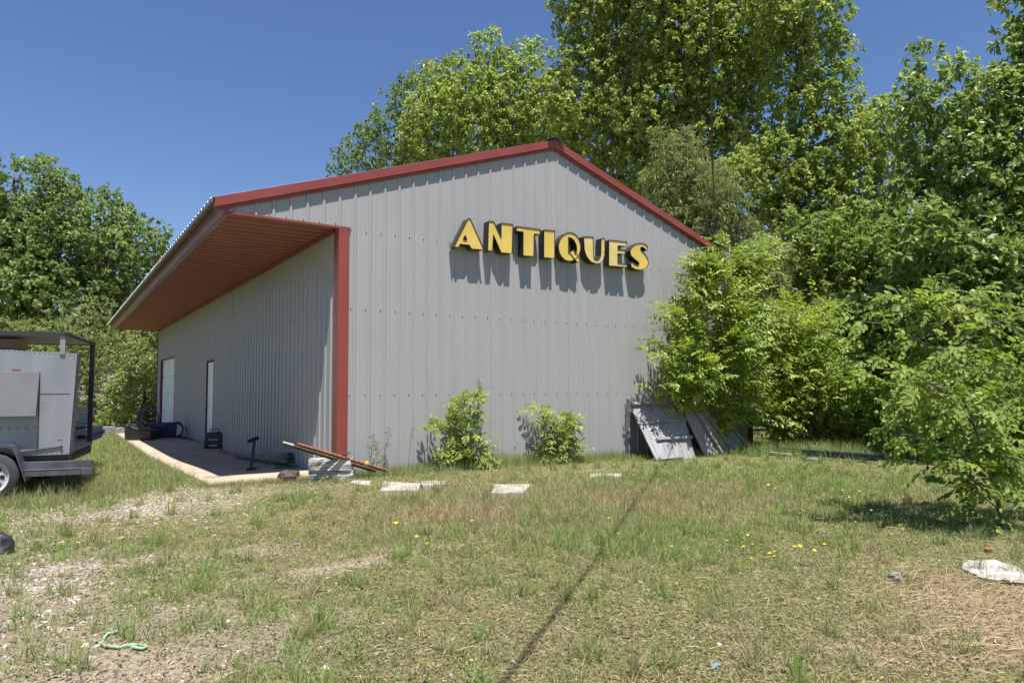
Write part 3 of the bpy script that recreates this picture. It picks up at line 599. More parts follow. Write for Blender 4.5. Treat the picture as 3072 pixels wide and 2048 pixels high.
def shrub(name, label, lobes, base, m, n, L, K, leafL, aspect, seed, rad0=.03, cat='shrub', group=None, droop=.35, tint=(.5, .2), shell=.35, nst=3, stems=None, zmin=.05, upb=.25, big=True, fan=.9, bark='twig', nlimb=10, boughs=None):
    r = np.random.default_rng(seed); base = np.array([base[0], base[1], float(gz(base[0], base[1]))]); o = thing(name, label, cat, tuple(base), group=group)
    if boughs:
        Ps, Ds = [], []
        for a, b, jt, nb in boughs:
            t = r.uniform(.22, 1.03, nb); d = norm(b-a); jv = r.normal(size=(nb, 3)); P_ = a+(b-a)*t[:, None]+np.array([0, 0, 1.])*(.12*np.linalg.norm(b-a)*np.sin(np.pi*np.clip(t, 0, 1)))[:, None]+jv*jt*(.35+.65*t)[:, None]*.6
            Ps.append(P_); Ds.append(norm(d*.75+norm(jv)*.7+np.array([0, 0, upb])+r.normal(size=(nb, 3))*.25))
        P = np.concatenate(Ps); D = np.concatenate(Ds); k = P[:, 2] > base[2]+zmin; P, D = P[k], D[k]
    else:
        P, out, C = sample(lobes, n, r, shell, zmin+base[2]); D = norm(out*.8+r.normal(size=P.shape)*.55+np.array([0, 0, upb])+norm(P-base)*.3)
    Vv, T, tv, (p_, d_, ln, dp) = sprays(P, D, r, L, K, leafL, aspect, droop, tint, big, fan=fan)
    mesh_np('foliage', Vv, T, m, o, tint=tv)
    mb = MB()
    if stems is None:
        for k in range(nst):
            e = P[r.integers(len(P))]; tp = np.array([e[0]*.5+base[0]*.5, e[1]*.5+base[1]*.5, max(e[2], base[2]+.4)]); limbs(mb, base+np.array([r.normal()*.05, r.normal()*.05, -.05]), tp, P, r, rad0, nlimb, 4)
    else:
        for s in stems: mb.tube(s[0], s[1], 7)
        S = np.concatenate([np.array(s[0]) for s in stems])
        for a, b, jt, nb in (boughs or []):
            L_ = np.linalg.norm(b-a); mb.tube([a+(b-a)*t+np.array([0, 0, .12*L_*math.sin(math.pi*t)]) for t in np.linspace(0, 1, 6)], np.linspace(.004+.007*L_, .003, 6), 5)
        for e in ([] if boughs else P[r.choice(len(P), min(len(P), 90), replace=False)]):
            d = np.linalg.norm(S-e, axis=1)+.8*np.maximum(0, S[:, 2]-e[2]); s0 = S[d.argmin()]; m_ = (s0+e)/2+np.array([0, 0, .08*np.linalg.norm(e-s0)]); mb.tube([s0, m_, e], [.008, .006, .003], 4, cap=False)
    for a, d, l in list(zip(p_, d_, ln))[:260]:
        mb.tube([a, a+d*l*.5-np.array([0, 0, dp*l*.25]), a+d*l-np.array([0, 0, dp*l])], [.004, .003, .0015], 3, cap=False)
    mb.build('stem', M[bark], o, smooth=True); return o

# ------------------------------------------------------------------ trees behind and beside the building
GT = 'sweetgum trees behind the building'
def under(x, depth): p = dat(x, 1000, depth); return p[:2]
tree('oak_tree', 'broad dense dark green oak at the left edge behind the trailer', lobes_of([(95, 450, 75, 72), (50, 560, 120, 100), (190, 555, 115, 95), (295, 590, 80, 62), (100, 690, 190, 110), (-90, 600, 150, 170), (285, 670, 75, 70), (335, 575, 42, 40), (330, 760, 55, 90), (-60, 760, 150, 100)], 40), under(110, 40), M['leaf_oak'], 760, 90, 1.15, .205, seed=11, rad0=.45, tint=(.55, .2), nlimb=18)
tree('oak_tree', 'smaller dark oak with wispy twigs left of the sweetgums over the roof ridge', lobes_of([(840, 365, 55, 42), (905, 330, 75, 60), (975, 235, 58, 62), (930, 270, 48, 45), (790, 390, 28, 22), (985, 190, 30, 32), (900, 385, 120, 50)], 36), under(910, 36), M['leaf_oak'], 330, 46, .85, .19, seed=12, rad0=.3, tint=(.42, .2), aspect=.5)
tree('sweetgum_tree', 'sweetgum with several pointed tops left of the tallest tree', lobes_of([(1090, 290, 130, 110), (1122, 140, 34, 58), (1214, 160, 38, 55), (1050, 215, 75, 70), (1075, 178, 32, 32), (1165, 240, 75, 85), (1225, 300, 95, 100), (1000, 320, 75, 70), (1130, 200, 45, 55), (1270, 215, 38, 45)], 33), under(1130, 33), M['leaf_gum'], 640, 54, .8, .165, seed=13, rad0=.3, tint=(.55, .22), group=GT)
tree('sweetgum_tree', 'tallest sweetgum with its dark trunk showing behind the right roof slope', lobes_of([(1580, 90, 120, 120), (1560, -80, 140, 110), (1630, 200, 115, 95), (1620, 340, 110, 90), (1500, 250, 90, 90), (1700, 40, 100, 110), (1700, 150, 80, 80), (1700, 320, 60, 80), (1520, 400, 80, 70), (1560, 180, 80, 90)], 27), under(1578, 27), M['leaf_gum'], 700, 56, .68, .145, seed=14, rad0=.27, tint=(.5, .22), group=GT, shell=.5)
tree('sweetgum_tree', 'sweetgum standing straight behind the roof peak, its top cut off by the frame', lobes_of([(1375, 50, 85, 90), (1345, 165, 62, 70), (1330, 265, 85, 75), (1420, 290, 95, 85), (1440, 130, 85, 100), (1400, -70, 110, 80), (1312, 15, 30, 40), (1450, 400, 75, 60), (1370, 330, 90, 50), (1295, 205, 30, 40)], 29), under(1458, 29), M['leaf_gum'], 620, 56, .68, .15, seed=15, rad0=.24, tint=(.6, .22), group=GT)
tree('sweetgum_tree', 'spreading sweetgum right of the overhead cable with sky gaps in its crown', lobes_of([(1845, 20, 80, 95), (1865, 125, 78, 65), (1900, 205, 58, 50), (1850, 235, 85, 55), (1790, 385, 100, 70), (1890, 350, 90, 75), (1975, 320, 78, 60), (1850, 470, 110, 80), (1970, 440, 90, 75), (2045, 265, 42, 40), (1790, 20, 70, 90), (1720, 430, 70, 70), (1930, 560, 110, 70), (2050, 400, 60, 60)], 24), under(1800, 24), M['leaf_gum'], 720, 54, .6, .135, seed=16, rad0=.2, tint=(.5, .24), group=GT, shell=.6)
tree('willow_tree', 'slender yellowish willow with fine hanging leaves beside the right roof slope', lobes_of([(1560, 355, 42, 48), (1545, 420, 58, 50), (1600, 440, 60, 60), (1590, 510, 80, 60), (1650, 510, 55, 60), (1700, 575, 70, 55), (1530, 470, 38, 40), (1740, 640, 60, 55)], 18.5), under(1640, 18.5), M['leaf_willow'], 460, 52, .42, .15, aspect=.2, seed=17, rad0=.12, droop=.9, up=.3, tint=(.5, .25), shell=.3, sep=.7)
tree('mulberry_tree', 'tall broadleaf tree at the right edge with leafy shoots against the sky', lobes_of([(2125, 180, 34, 48), (2095, 245, 55, 45), (2180, 265, 75, 60), (2270, 240, 60, 50), (2310, 200, 45, 60), (2345, 300, 80, 95), (2170, 360, 90, 75), (2250, 420, 110, 90), (2345, 520, 100, 120), (2220, 520, 100, 80), (2120, 470, 70, 70), (2430, 250, 90, 150), (2345, 120, 24, 40), (2440, 20, 85, 90), (2440, 480, 90, 200)], 15.5), under(2330, 15.5), M['leaf_mul'], 720, 42, .48, .135, aspect=.62, seed=18, rad0=.16, tint=(.52, .24), big=True, shell=.5)
tree('mulberry_tree', 'shaded broadleaf tree low at the right behind the sapling', lobes_of([(2180, 600, 90, 60), (2290, 640, 110, 70), (2110, 570, 70, 60), (2380, 660, 90, 100), (2200, 680, 100, 50), (2320, 740, 110, 60), (2420, 800, 90, 120)], 13), under(2260, 13.2), M['leaf_mul'], 420, 42, .42, .14, aspect=.62, seed=19, rad0=.09, tint=(.38, .2), big=True)
UG = 'understory bushes at the wood edge'
tree('understory_tree', 'dark thin tree filling the gap under the spreading sweetgum', lobes_of([(1960, 560, 100, 65), (2060, 550, 85, 75), (2010, 640, 105, 70), (1900, 640, 85, 65), (1850, 580, 60, 60), (2090, 640, 60, 70)], 19.5), under(1990, 19.5), M['leaf_dark'], 430, 42, .52, .14, seed=20, rad0=.1, tint=(.4, .22), group=UG, sep=.8)
tree('understory_tree', 'tangled bush with bare twigs right of the building corner', lobes_of([(1900, 760, 70, 60), (1970, 740, 80, 60), (2060, 740, 80, 70), (1960, 830, 90, 70), (2050, 850, 90, 80), (1900, 860, 70, 70), (2130, 800, 70, 80)], 16.5), under(1990, 16.5), M['leaf_dark'], 460, 44, .42, .115, seed=21, rad0=.07, tint=(.5, .24), group=UG, zmin=.25)
tree('understory_tree', 'leafy bush low behind the green steel beams', lobes_of([(1880, 945, 70, 55), (1960, 930, 80, 65), (2040, 960, 70, 55), (1830, 985, 45, 35), (1990, 1000, 90, 30), (2110, 930, 70, 60)], 15), under(1950, 15), M['leaf_elder'], 400, 40, .34, .095, seed=22, rad0=.05, tint=(.45, .22), group=UG, zmin=.05)
tree('understory_tree', 'shaded bush between the beams and the foreground sapling', lobes_of([(2130, 960, 80, 60), (2220, 940, 90, 90), (2170, 1015, 100, 38), (2300, 950, 90, 110), (2390, 960, 80, 140)], 12.4), under(2230, 12.4), M['leaf_dark'], 360, 42, .34, .095, seed=23, rad0=.05, tint=(.5, .22), group=UG, zmin=.03)
tree('pale_bush', 'pale green feathery tree growing behind the trailer canopy', lobes_of([(190, 790, 80, 70), (110, 850, 100, 90), (270, 830, 60, 70), (240, 910, 80, 75), (300, 930, 60, 50), (170, 940, 90, 50), (215, 740, 50, 40), (30, 800, 80, 60)], 31), under(215, 31), M['leaf_bush'], 560, 66, .8, .135, aspect=.42, seed=24, rad0=.14, tint=(.5, .22), zmin=.1)
tree('pale_bush', 'greener bush behind the far end of the paving with a leaning stem', lobes_of([(320, 920, 45, 50), (345, 880, 30, 40), (290, 965, 55, 25), (340, 960, 40, 30), (330, 850, 22, 28)], 27), under(338, 27), M['leaf_dark'], 170, 48, .5, .14, aspect=.5, seed=25, rad0=.1, tint=(.55, .22), zmin=.05)
tree('understory_tree', 'dense dark tree deep in the wood behind the box elders', lobes_of([(1760, 700, 90, 120), (1860, 680, 100, 120), (1960, 760, 100, 110), (1840, 840, 110, 100), (1950, 900, 100, 80), (1780, 900, 80, 80)], 24), under(1860, 24), M['leaf_dark'], 520, 46, .75, .17, seed=41, rad0=.14, tint=(.35, .2), group=UG, sep=.8, zmin=.05)
tree('understory_tree', 'dense dark tree deep in the wood behind the sapling', lobes_of([(2080, 740, 100, 110), (2200, 760, 110, 110), (2320, 780, 120, 110), (2140, 880, 110, 90), (2280, 900, 110, 80), (2420, 850, 110, 120)], 20), under(2220, 20), M['leaf_dark'], 560, 46, .7, .16, seed=42, rad0=.14, tint=(.35, .2), group=UG, sep=.8, zmin=.05)
# box elders at the right corner of the wall
EG = 'box elder saplings against the wall'
def sh(lst, d, th=.8): return lobes_of(lst, d, th)
bst = [(7.0, -.085, .05), (7.0, -.085, 1.1), (7.03, -.35, 1.55), (7.15, -.6, 2.5), (7.3, -.65, 3.4), (7.45, -.65, 4.1)]
bl = lobes_pl([(1640, 640, 52, 44), (1600, 600, 22, 20), (1620, 700, 55, 40), (1660, 730, 60, 45), (1590, 760, 40, 22), (1550, 738, 34, 16), (1515, 722, 24, 14), (1580, 825, 52, 26), (1530, 815, 34, 18), (1482, 803, 22, 18), (1550, 875, 50, 26), (1505, 893, 26, 14), (1600, 905, 40, 18), (1660, 800, 70, 50), (1620, 870, 60, 34), (1690, 870, 65, 45), (1700, 680, 60, 48), (1720, 610, 50, 40), (1770, 585, 30, 38), (1740, 760, 55, 50), (1750, 950, 42, 36), (1700, 920, 45, 26), (1660, 570, 18, 16)], -.62, ty=.4)
shrub('box_elder', 'big bright green box elder sprawling over the right corner of the wall', bl, (7.0, -.085), M['leaf_elder'], 0, .28, 7, .085, .45, 31, cat='tree', tint=(.5, .22), stems=[(bst, [.035, .03, .027, .022, .016, .01])], boughs=boughs_from(bl, bst, 1150, .5, .62), upb=.2, droop=.22)
b2 = on(1775*DS, 1330, 'z', .08)+np.array([.35, -.1, 0]); b2s = [tuple(b2+np.array(v)) for v in ((0, 0, 0), (.05, .05, .8), (-.02, .1, 1.6), (.1, .1, 2.4), (.15, .15, 3.0))]
bl = sh([(1800, 730, 75, 40), (1760, 780, 60, 42), (1860, 770, 65, 50), (1790, 850, 80, 50), (1850, 850, 60, 45), (1750, 920, 60, 40), (1840, 920, 70, 50), (1895, 735, 36, 34), (1800, 965, 70, 40), (1905, 830, 50, 45), (1890, 900, 50, 45)], 14.4, .8)
shrub('box_elder', 'second bright box elder right of the corner one with yellow tips', bl, b2[:2], M['leaf_elder'], 0, .3, 7, .09, .45, 32, cat='tree', tint=(.55, .25), stems=[(b2s, [.045, .04, .032, .024, .012])], boughs=boughs_from(bl, b2s, 800, .5, .62), upb=.2, droop=.22)
shrub('box_elder', 'small box elder with a side arm at the foot of the wall, left one', lobes_pl([(1070, 935, 38, 28), (1095, 910, 16, 14), (1065, 985, 42, 26), (1000, 985, 24, 13), (1085, 1030, 38, 35), (1050, 1050, 42, 22), (1110, 1060, 28, 16), (1060, 960, 26, 22)], -.27, ty=.2), on(1070*DS, 1080*DS, 'y', -.22)[:2], M['leaf_elder'], 230, .2, 7, .07, .42, 33, rad0=.014, group=EG, tint=(.5, .2), shell=.2, nst=3, nlimb=5)
shrub('box_elder', 'small round box elder at the foot of the wall, nearer the leaning panels', lobes_pl([(1235, 940, 22, 13), (1255, 965, 24, 20), (1300, 970, 28, 22), (1285, 1010, 38, 28), (1270, 1045, 40, 22), (1320, 1030, 16, 18), (1310, 985, 20, 20)], -.27, ty=.2), on(1280*DS, 1070*DS, 'y', -.22)[:2], M['leaf_elder'], 210, .2, 7, .07, .42, 34, rad0=.014, group=EG, tint=(.5, .2), shell=.2, nst=3, nlimb=5)
# foreground sapling
tp = [at(2857, 1080, 7.15), at(2880, 1150, 7.1), at(2905, 1228, 7.05), at(2935, 1310, 7.0), at(2965, 1394, 6.95), at(2990, 1480, 6.9), at(3008, 1570, 6.85)]
sb = hit(3012, 1600); tp = [tuple(p) for p in tp]+[tuple(sb)]
tp2 = [at(2760, 960, 7.4), at(2820, 1040, 7.25), tp[0]]
tips = [(1985, 742, -.2), (2040, 702, .3), (2090, 692, 0), (2150, 668, .2), (2215, 690, -.2), (2270, 702, .4), (2340, 735, 0), (2390, 720, .2), (2020, 850, -.3), (2060, 800, .2), (2105, 880, -.4), (2180, 800, -.5), (2250, 820, .5), (2330, 830, -.4), (2150, 955, .4), (2060, 1000, -.2), (2200, 930, -.6), (2280, 920, -.6), (2360, 930, .3), (2120, 1070, -.2), (2190, 1050, -.6), (2180, 1120, -.1), (2240, 1180, -.4), (2260, 1090, -.7), (2330, 1060, -.5), (2370, 1150, 0), (2300, 1220, -.4), (2420, 1000, .2), (2430, 850, .3), (2290, 1010, -.7), (2230, 1010, .4), (2380, 1060, -.5)]
sbg = [(np.array(x), np.array(y), j_, 19) for x, y, j_, _ in boughs_from([(dat(x, y, 7.0+dd), .06, .06, .06) for x, y, dd in tips], [tp2[0]]+tp, 1, .45)]
sbg = [(a, b, .10, 20 if b[2] > .55 else 10) for a, b, _, n_ in sbg]
shrub('elm_sapling', 'tall foreground sapling with large arching leaves and a leaning grey stem', None, sb[:2], M['leaf_sap'], 0, .26, 8, .067, .6, 35, stems=[(tp, [.008, .011, .014, .017, .02, .023, .026, .03]), (tp2, [.004, .006, .008])], cat='sapling', tint=(.5, .22), droop=.5, upb=.05, fan=1.0, boughs=sbg)
# neighbouring house far behind the left trees
hp = dat(325, 1000, 52); h = thing('neighbouring_house', 'dusty pink house wall glimpsed through leaves beyond the garage door', 'house', (hp[0], hp[1], -.05))
mb = MB(); mb.box((hp[0]-4, hp[1], -.05), (hp[0]+7, hp[1]+7, 5.4)); mb.build('wall', M['house'], h)
mb = MB(); mb.add([(hp[0]-4.4, hp[1]-.4, 5.3), (hp[0]+7.4, hp[1]-.4, 5.3), (hp[0]+7.4, hp[1]+3.5, 7.4), (hp[0]-4.4, hp[1]+3.5, 7.4), (hp[0]-4.4, hp[1]+7.4, 5.3), (hp[0]+7.4, hp[1]+7.4, 5.3)], [(0, 1, 2, 3), (3, 2, 5, 4)]); mb.build('roof', M['shingle'], h)

# ------------------------------------------------------------------ trailer (local frame: +x along it to the right, +y away)
to = np.array([-3.374, 1.272]); taz = -rad(11.6)
tr = thing('box_trailer', 'aluminium box trailer with a black canopy frame and an open side hatch', 'trailer', (to[0], to[1], 0), taz)
def lb(fn, name, m, parent=None, **k):
    mb = MB(); fn(mb); return mb.build(name, m, parent or tr, world=False, **k)
def f(mb):
    mb.sweep([[(-3.0, b, .51), (.085, b, .51), (.139, b, 1.815), (-3.0, b, 1.95)] for b in (0, .24)])
    mb.box((-3.0, .245, .51), (.05, 1.78, .56)); mb.box((-3.0, 1.70, .565), (-.75, 1.78, 1.75))
    mb.box((-.262, -.004, 1.288), (.07, -.0005, 1.294), 1); mb.box((-.268, -.003, .52), (-.262, -.0005, 1.575), 1)
    for k in range(5): mb.lathe((-.30-.09*k, -.001, .86), (0, -1, 0), [(.009, 0), (.009, .004), (.004, .007)], 8, 1)
    for k in range(9): mb.lathe((.10+.02*k/8, .04, .7+.13*k), (1, 0, 0), [(.008, 0), (.008, .012)], 6, 1)
    for k in range(16): mb.lathe((.06-.055*k, -.001, .53+.0*k), (0, -1, 0), [(.006, 0), (.004, .004)], 6, 1); mb.lathe((.11-.055*k, -.001, 1.79+.0018*k*2), (0, -1, 0), [(.006, 0), (.004, .004)], 6, 1)
bx = lb(f, 'box_body', [M['alu'], M['screw']])
def f(mb): mb.sweep([[(x, -.012, 1.575), (x, -.028, 1.575), (x, -.15, 1.01), (x, -.135, 1.01)] for x in (-1.25, -.262)])
lb(f, 'side_hatch', M['hatch'], bevel=.004)
lb(lambda mb: mb.box((-.57, -.005, 1.594), (-.475, -.0015, 1.608)), 'reflector', M['redsticker'])
lb(lambda mb: mb.box((-.05, -.004, .697), (.015, -.0015, .704)), 'reflector', M['redsticker'])
def f(mb): mb.bar((-.46, -.012, .555), (.0, -.012, .612), .014, .012); mb.lathe((.0, -.02, .612), (0, 1, 0), [(.016, -.006), (.016, .01)], 10)
lb(f, 'gas_strut', M['black'])
def f(mb): mb.box((-3.05, -.03, 2.058), (.03, 1.96, 2.075)); mb.box((-3.05, -.035, 2.035), (.03, -.005, 2.088)); mb.box((.005, -.035, 2.035), (.035, 1.96, 2.088)); mb.box((-3.05, 1.93, 2.035), (.03, 1.965, 2.088)); [mb.lathe((.036, .3+.16*k, 2.075), (1, 0, 0), [(.008, 0), (.008, .006)], 6) for k in range(8)]
cn = lb(f, 'canopy_roof', M['black'])
def f(mb): mb.box((-3.0, .02, 2.045), (-.0, 1.92, 2.056))
lb(f, 'canopy_lining', M['ceil'], cn)
def f(mb): mb.box((-.052, -.02, 1.80), (.006, .035, 2.036))
lb(f, 'post', M['alu'])
def f(mb): mb.box((-.03, 1.86, .5), (.03, 1.93, 2.036))
lb(f, 'post', M['black'])
for xx, yy in ((-2.95, -.02), (-2.95, 1.86)):
    lb(lambda mb: mb.box((xx, yy, .5 if yy > 1 else 1.9), (xx+.055, yy+.06, 2.036)), 'post', M['black'])
def f(mb): mb.box((-3.0, .12, .40), (.06, .2, .505)); mb.box((-3.0, 1.6, .40), (.06, 1.68, .505)); [mb.box((-2.8+k*.7, .2, .42), (-2.74+k*.7, 1.6, .50)) for k in range(5)]; mb.box((.0, .2, .40), (.06, 1.6, .505))
lb(f, 'chassis', M['black'])
def f(mb):
    mb.sweep([[(x, -.10, .435), (x, -.02, .435), (x, -.02, .425), (x, -.092, .425), (x, -.092, .345), (x, -.20, .345), (x, -.20, .335), (x, -.10, .335)] for x in (-.39, .36)])
    mb.box((-.35, -.195, .262), (.25, -.06, .333)); mb.sweep([[(x, -.21, .335), (x, -.05, .335), (x, -.05, .215), (x, -.21, .262)] for x in (.255, .385)])
lb(f, 'step_beam', M['grey_frame'], bevel=.004)
def f(mb):
    pth = [(-1.62, .20), (-1.53, .3), (-1.42, .60), (-1.34, .655), (-.53, .655), (-.475, .63), (-.44, .56), (-.33, .215)]
    mb.sweep([[(x, -.23, z), (x, .02, z), (x, .02, z+.014), (x, -.23, z+.014)] for x, z in pth]); mb.sweep([[(x, -.236, z-.02), (x, -.226, z-.02), (x, -.226, z+.018), (x, -.236, z+.018)] for x, z in pth])
lb(f, 'fender', M['grey_frame'])
for wx in (-.70, -1.30):
    for wy in (-.14, 1.9):
        def f(mb): mb.lathe((wx, wy-.09 if wy < 1 else wy+.09, .275), (0, 1 if wy < 1 else -1, 0), [(.2, 0), (.275, .005), (.3, .03), (.305, .06), (.305, .14), (.3, .17), (.27, .19), (.2, .19)], 36, caps=False)
        w = lb(f, 'wheel', M['rubber'], smooth=True)
        sg = 1 if wy < 1 else -1; y0 = wy-.095*sg
        def f(mb):
            mb.lathe((wx, y0, .275), (0, sg, 0), [(.2, .16), (.205, .0), (.195, .012), (.17, .045), (.065, .03), (.055, .008), (.001, .008)], 28, caps=False)
            for k in range(8):
                t = k*math.pi/4; mb.lathe((wx+.125*math.cos(t), y0+.037*sg, .275+.125*math.sin(t)), (0, -sg, 0), [(.027, -.004), (.027, .004)], 10, 1)
            for k in range(5):
                t = k*2*math.pi/5; mb.lathe((wx+.055*math.cos(t), y0+.02*sg, .275+.055*math.sin(t)), (0, -sg, 0), [(.01, 0), (.01, .02)], 6)
        lb(f, 'rim', [M['rimm'], M['blackp']], w, smooth=False)
# carton under the canopy
cb = thing('tan_carton', 'tan wooden crate sitting on top of the trailer box under the canopy', 'crate', (to[0], to[1], 0), taz)
def f(mb): mb.box((-1.1, .5, 1.9), (-.62, .95, 2.02)); [mb.box((-1.12, .49, 1.9+.04*k), (-.61, .50, 1.93+.04*k)) for k in range(3)]
lb(f, 'crate_body', M['house'], cb)

# ------------------------------------------------------------------ pickup mostly hidden behind the trailer box
pk = thing('pickup_truck', 'dark pickup with chrome bumper parked behind the trailer box', 'truck', (to[0], to[1], 0), taz+math.pi/2)
def lp(fn, name, m, parent=None, **k):
    mb = MB(); fn(mb); return mb.build(name, m, parent or pk, world=False, **k)
xr, y0 = 4.2, .33
def f(mb):
    secs = []
    for yy, top, hw in ((y0, 1.0, .78), (y0+.1, 1.06, .86), (y0+1.1, 1.12, .88), (y0+1.2, 1.14, .88), (y0+4.9, 1.14, .88), (y0+5.0, 1.12, .86)):
        c = xr-.88; secs.append([(c-hw, yy, .5), (c+hw, yy, .5), (c+hw, yy, top-.12), (c+hw-.09, yy, top), (c-hw+.09, yy, top), (c-hw, yy, top-.12)])
    mb.sweep(secs)
body = lp(f, 'body', M['truck'], bevel=.03)
def f(mb): mb.sweep([[(xr-1.66+i, y, z) for i, y, z in ((0+a, yy, zz) for a in (0,))]+[(xr-.10-a, yy, zz) for a in (0,)] for yy, zz, a in ()]) if False else mb.add([(xr-1.64, y0+1.25, 1.1), (xr-.12, y0+1.25, 1.1), (xr-.28, y0+1.75, 1.66), (xr-1.48, y0+1.75, 1.66), (xr-1.64, y0+3.0, 1.1), (xr-.12, y0+3.0, 1.1), (xr-.28, y0+2.85, 1.66), (xr-1.48, y0+2.85, 1.66)], [(0, 1, 2, 3), (1, 5, 6, 2), (5, 4, 7, 6), (4, 0, 3, 7), (3, 2, 6, 7)])
lp(f, 'cab', M['glass'], bevel=.04)
def f(mb):
    c = xr-.88; pth = [(c-1.0, y0+.28), (c-.96, y0-.06), (c-.8, y0-.17), (c+.8, y0-.17), (c+.96, y0-.06), (c+1.0, y0+.28)]
    mb.sweep([[(x, y, .47), (x, y+.06, .47), (x, y+.06, .72), (x, y, .72)] if abs(x-c) < .9 else [(x, y, .48), (x-(.06 if x > c else -.06), y, .48), (x-(.06 if x > c else -.06), y, .71), (x, y, .71)] for x, y in pth])
bp = lp(f, 'bumper', M['chrome'], bevel=.03)
def f(mb): mb.box((xr-1.8, y0-.19, .56), (xr+.02, y0-.171, .62))
lp(f, 'rub_strip', M['blackp'], bp)
for s in (0, 1):
    x0 = xr-.28 if s else xr-1.72
    lp(lambda mb: mb.box((x0, y0-.03, .86), (x0+.24, y0+.02, 1.0)), 'headlight', M['chrome'], bevel=.01)
    lp(lambda mb: mb.box((x0+(.2 if s else -.0), y0-.035, .76), (x0+(.28 if s else .08), y0+.12, .85)), 'indicator', M['orange'], bevel=.008)
lp(lambda mb: [mb.box((xr-1.45, y0-.02, .80+.05*k), (xr-.32, y0-.003, .825+.05*k)) for k in range(4)], 'grille', M['chrome'])
for a, b in ((xr-.02, y0+.95), (xr-1.74, y0+.95), (xr-.02, y0+4.0), (xr-1.74, y0+4.0)):
    w = lp(lambda mb: mb.lathe((a-.12, b, .36), (1, 0, 0), [(.22, 0), (.34, .02), (.365, .06), (.365, .18), (.34, .22), (.22, .24)], 28), 'wheel', M['rubber'], smooth=True)
lp(lambda mb: (mb.bar((xr-.06, y0+1.35, 1.12), (xr+.02, y0+1.33, 1.2), .02, .02), mb.box((xr+.0, y0+1.28, 1.12), (xr+.14, y0+1.34, 1.28))), 'mirror', M['chrome'], bevel=.01)

# ------------------------------------------------------------------ clutter on the paving
def Z2(x, y): return 300+x/3.267, 1000+y/3.267
def Z6(x, y): return 200+x/6.533, 1150+y/6.533
def flo(u, v, z=None):
    zz = .0
    for _ in range(8): p = on(u, v, 'z', zz); zz = float(slabz(p[1]))
    return p
p = flo(*Z2(1120, 1122)); b = thing('tool_bag', 'squat black tool bag on the paving beside the entry door', 'bag', tuple(p), rad(-22))
def lo(root, fn, name, m, **k):
    mb = MB(); fn(mb); return mb.build(name, m, root, world=False, **k)
lo(b, lambda mb: mb.sweep([[(-.2*k, -.14*k, z), (.2*k, -.14*k, z), (.2*k, .14*k, z), (-.2*k, .14*k, z)] for z, k in ((0, .95), (.04, 1.03), (.22, 1.0), (.34, .82), (.37, .7))]), 'bag_body', M['blackp'], bevel=.03, seg=3)
lo(b, lambda mb: mb.box((-.1, -.15, .19), (.1, -.138, .22)), 'zip_strip', M['wht'])
lo(b, lambda mb: (mb.tube([(-.1, -.02, .36), (-.08, -.03, .44), (.08, -.03, .44), (.1, -.02, .36)], .012, 6)), 'handle', M['blackp'])
lo(b, lambda mb: (mb.box((-.09, -.153, .05), (.09, -.145, .09)),), 'label_patch', M['wht'])
# lying tube stand
p0 = flo(*Z2(1340, 1222)); p1 = flo(*Z2(1850, 1308)); pf = flo(*Z2(1480, 1340))
s = thing('metal_stand', 'fallen blue-grey metal stand lying on the paving along the wall', 'stand', tuple(p0))
mb = MB(); mb.bar(p0+[0, 0, .06], p1+[0, 0, .09], .07, .07); mb.bar(p0+[.02, -.15, .05], p0+[.02, .15, .05], .06, .06); mb.build('tube', M['slate'], s, bevel=.008)
mb = MB(); mb.bar(p0*.35+p1*.65+[.02, .05, .14], p1+[.05, .12, .17], .10, .09); mb.build('rail', M['slate'], s, bevel=.01)
mb = MB(); t0 = p0*.62+p1*.38; mb.bar(pf+[0, 0, .03], t0+[0, 0, .36], .045, .045, mi=0); mb.bar(t0+[-.12, 0, .36], t0+[.07, .0, .42], .07, .06); mb.bar(pf+[-.07, -.02, .02], pf+[.07, .02, .02], .05, .04); mb.build('foot', M['blackp'], s, bevel=.006)
mb = MB(); mb.bar(p1+[-.25, -.12, .02], p1+[.05, -.2, .02], .1, .03); tag(mb.build('steel_plate', M['slate']), 'flat dark steel offcut on the paving between the stand and the timbers', 'plate')
# far clutter
p = flo(*Z6(1440, 1100)); b = thing('plastic_tub', 'low black plastic tub with a rounded end at the far paving edge', 'tub', tuple(p), rad(-30))
lo(b, lambda mb: mb.sweep([[(x, -w, 0), (x, w, 0), (x, w*1.12, h), (x, -w*1.12, h)] for x, w, h in ((-.36, .12, .40), (-.3, .22, .46), (-.1, .26, .36), (.1, .27, .30), (.42, .25, .28))]), 'tub_body', M['blackp'], bevel=.04, seg=3)
lo(b, lambda mb: mb.tube([(-.34, -.2, .43), (-.1, -.3, .37), (.12, -.31, .31), (.44, -.28, .29)], .012, 6), 'rim', M['blackp'])
p = flo(*Z6(1690, 1088)); mb = MB(); mb.box((p[0]-.11, p[1]-.09, p[2]), (p[0]+.11, p[1]+.09, p[2]+.235)); mb.box((p[0]-.12, p[1]-.1, p[2]+.215), (p[0]+.12, p[1]+.1, p[2]+.25)); tag(mb.build('pale_pail', M['concw'], bevel=.02), 'pale square pail between the black tub and the blue crate', 'pail')
p = flo(*Z6(1640, 960)); b = thing('tubular_cart', 'blue and black tubular cart standing near the far wall corner', 'cart', tuple(p), rad(20))
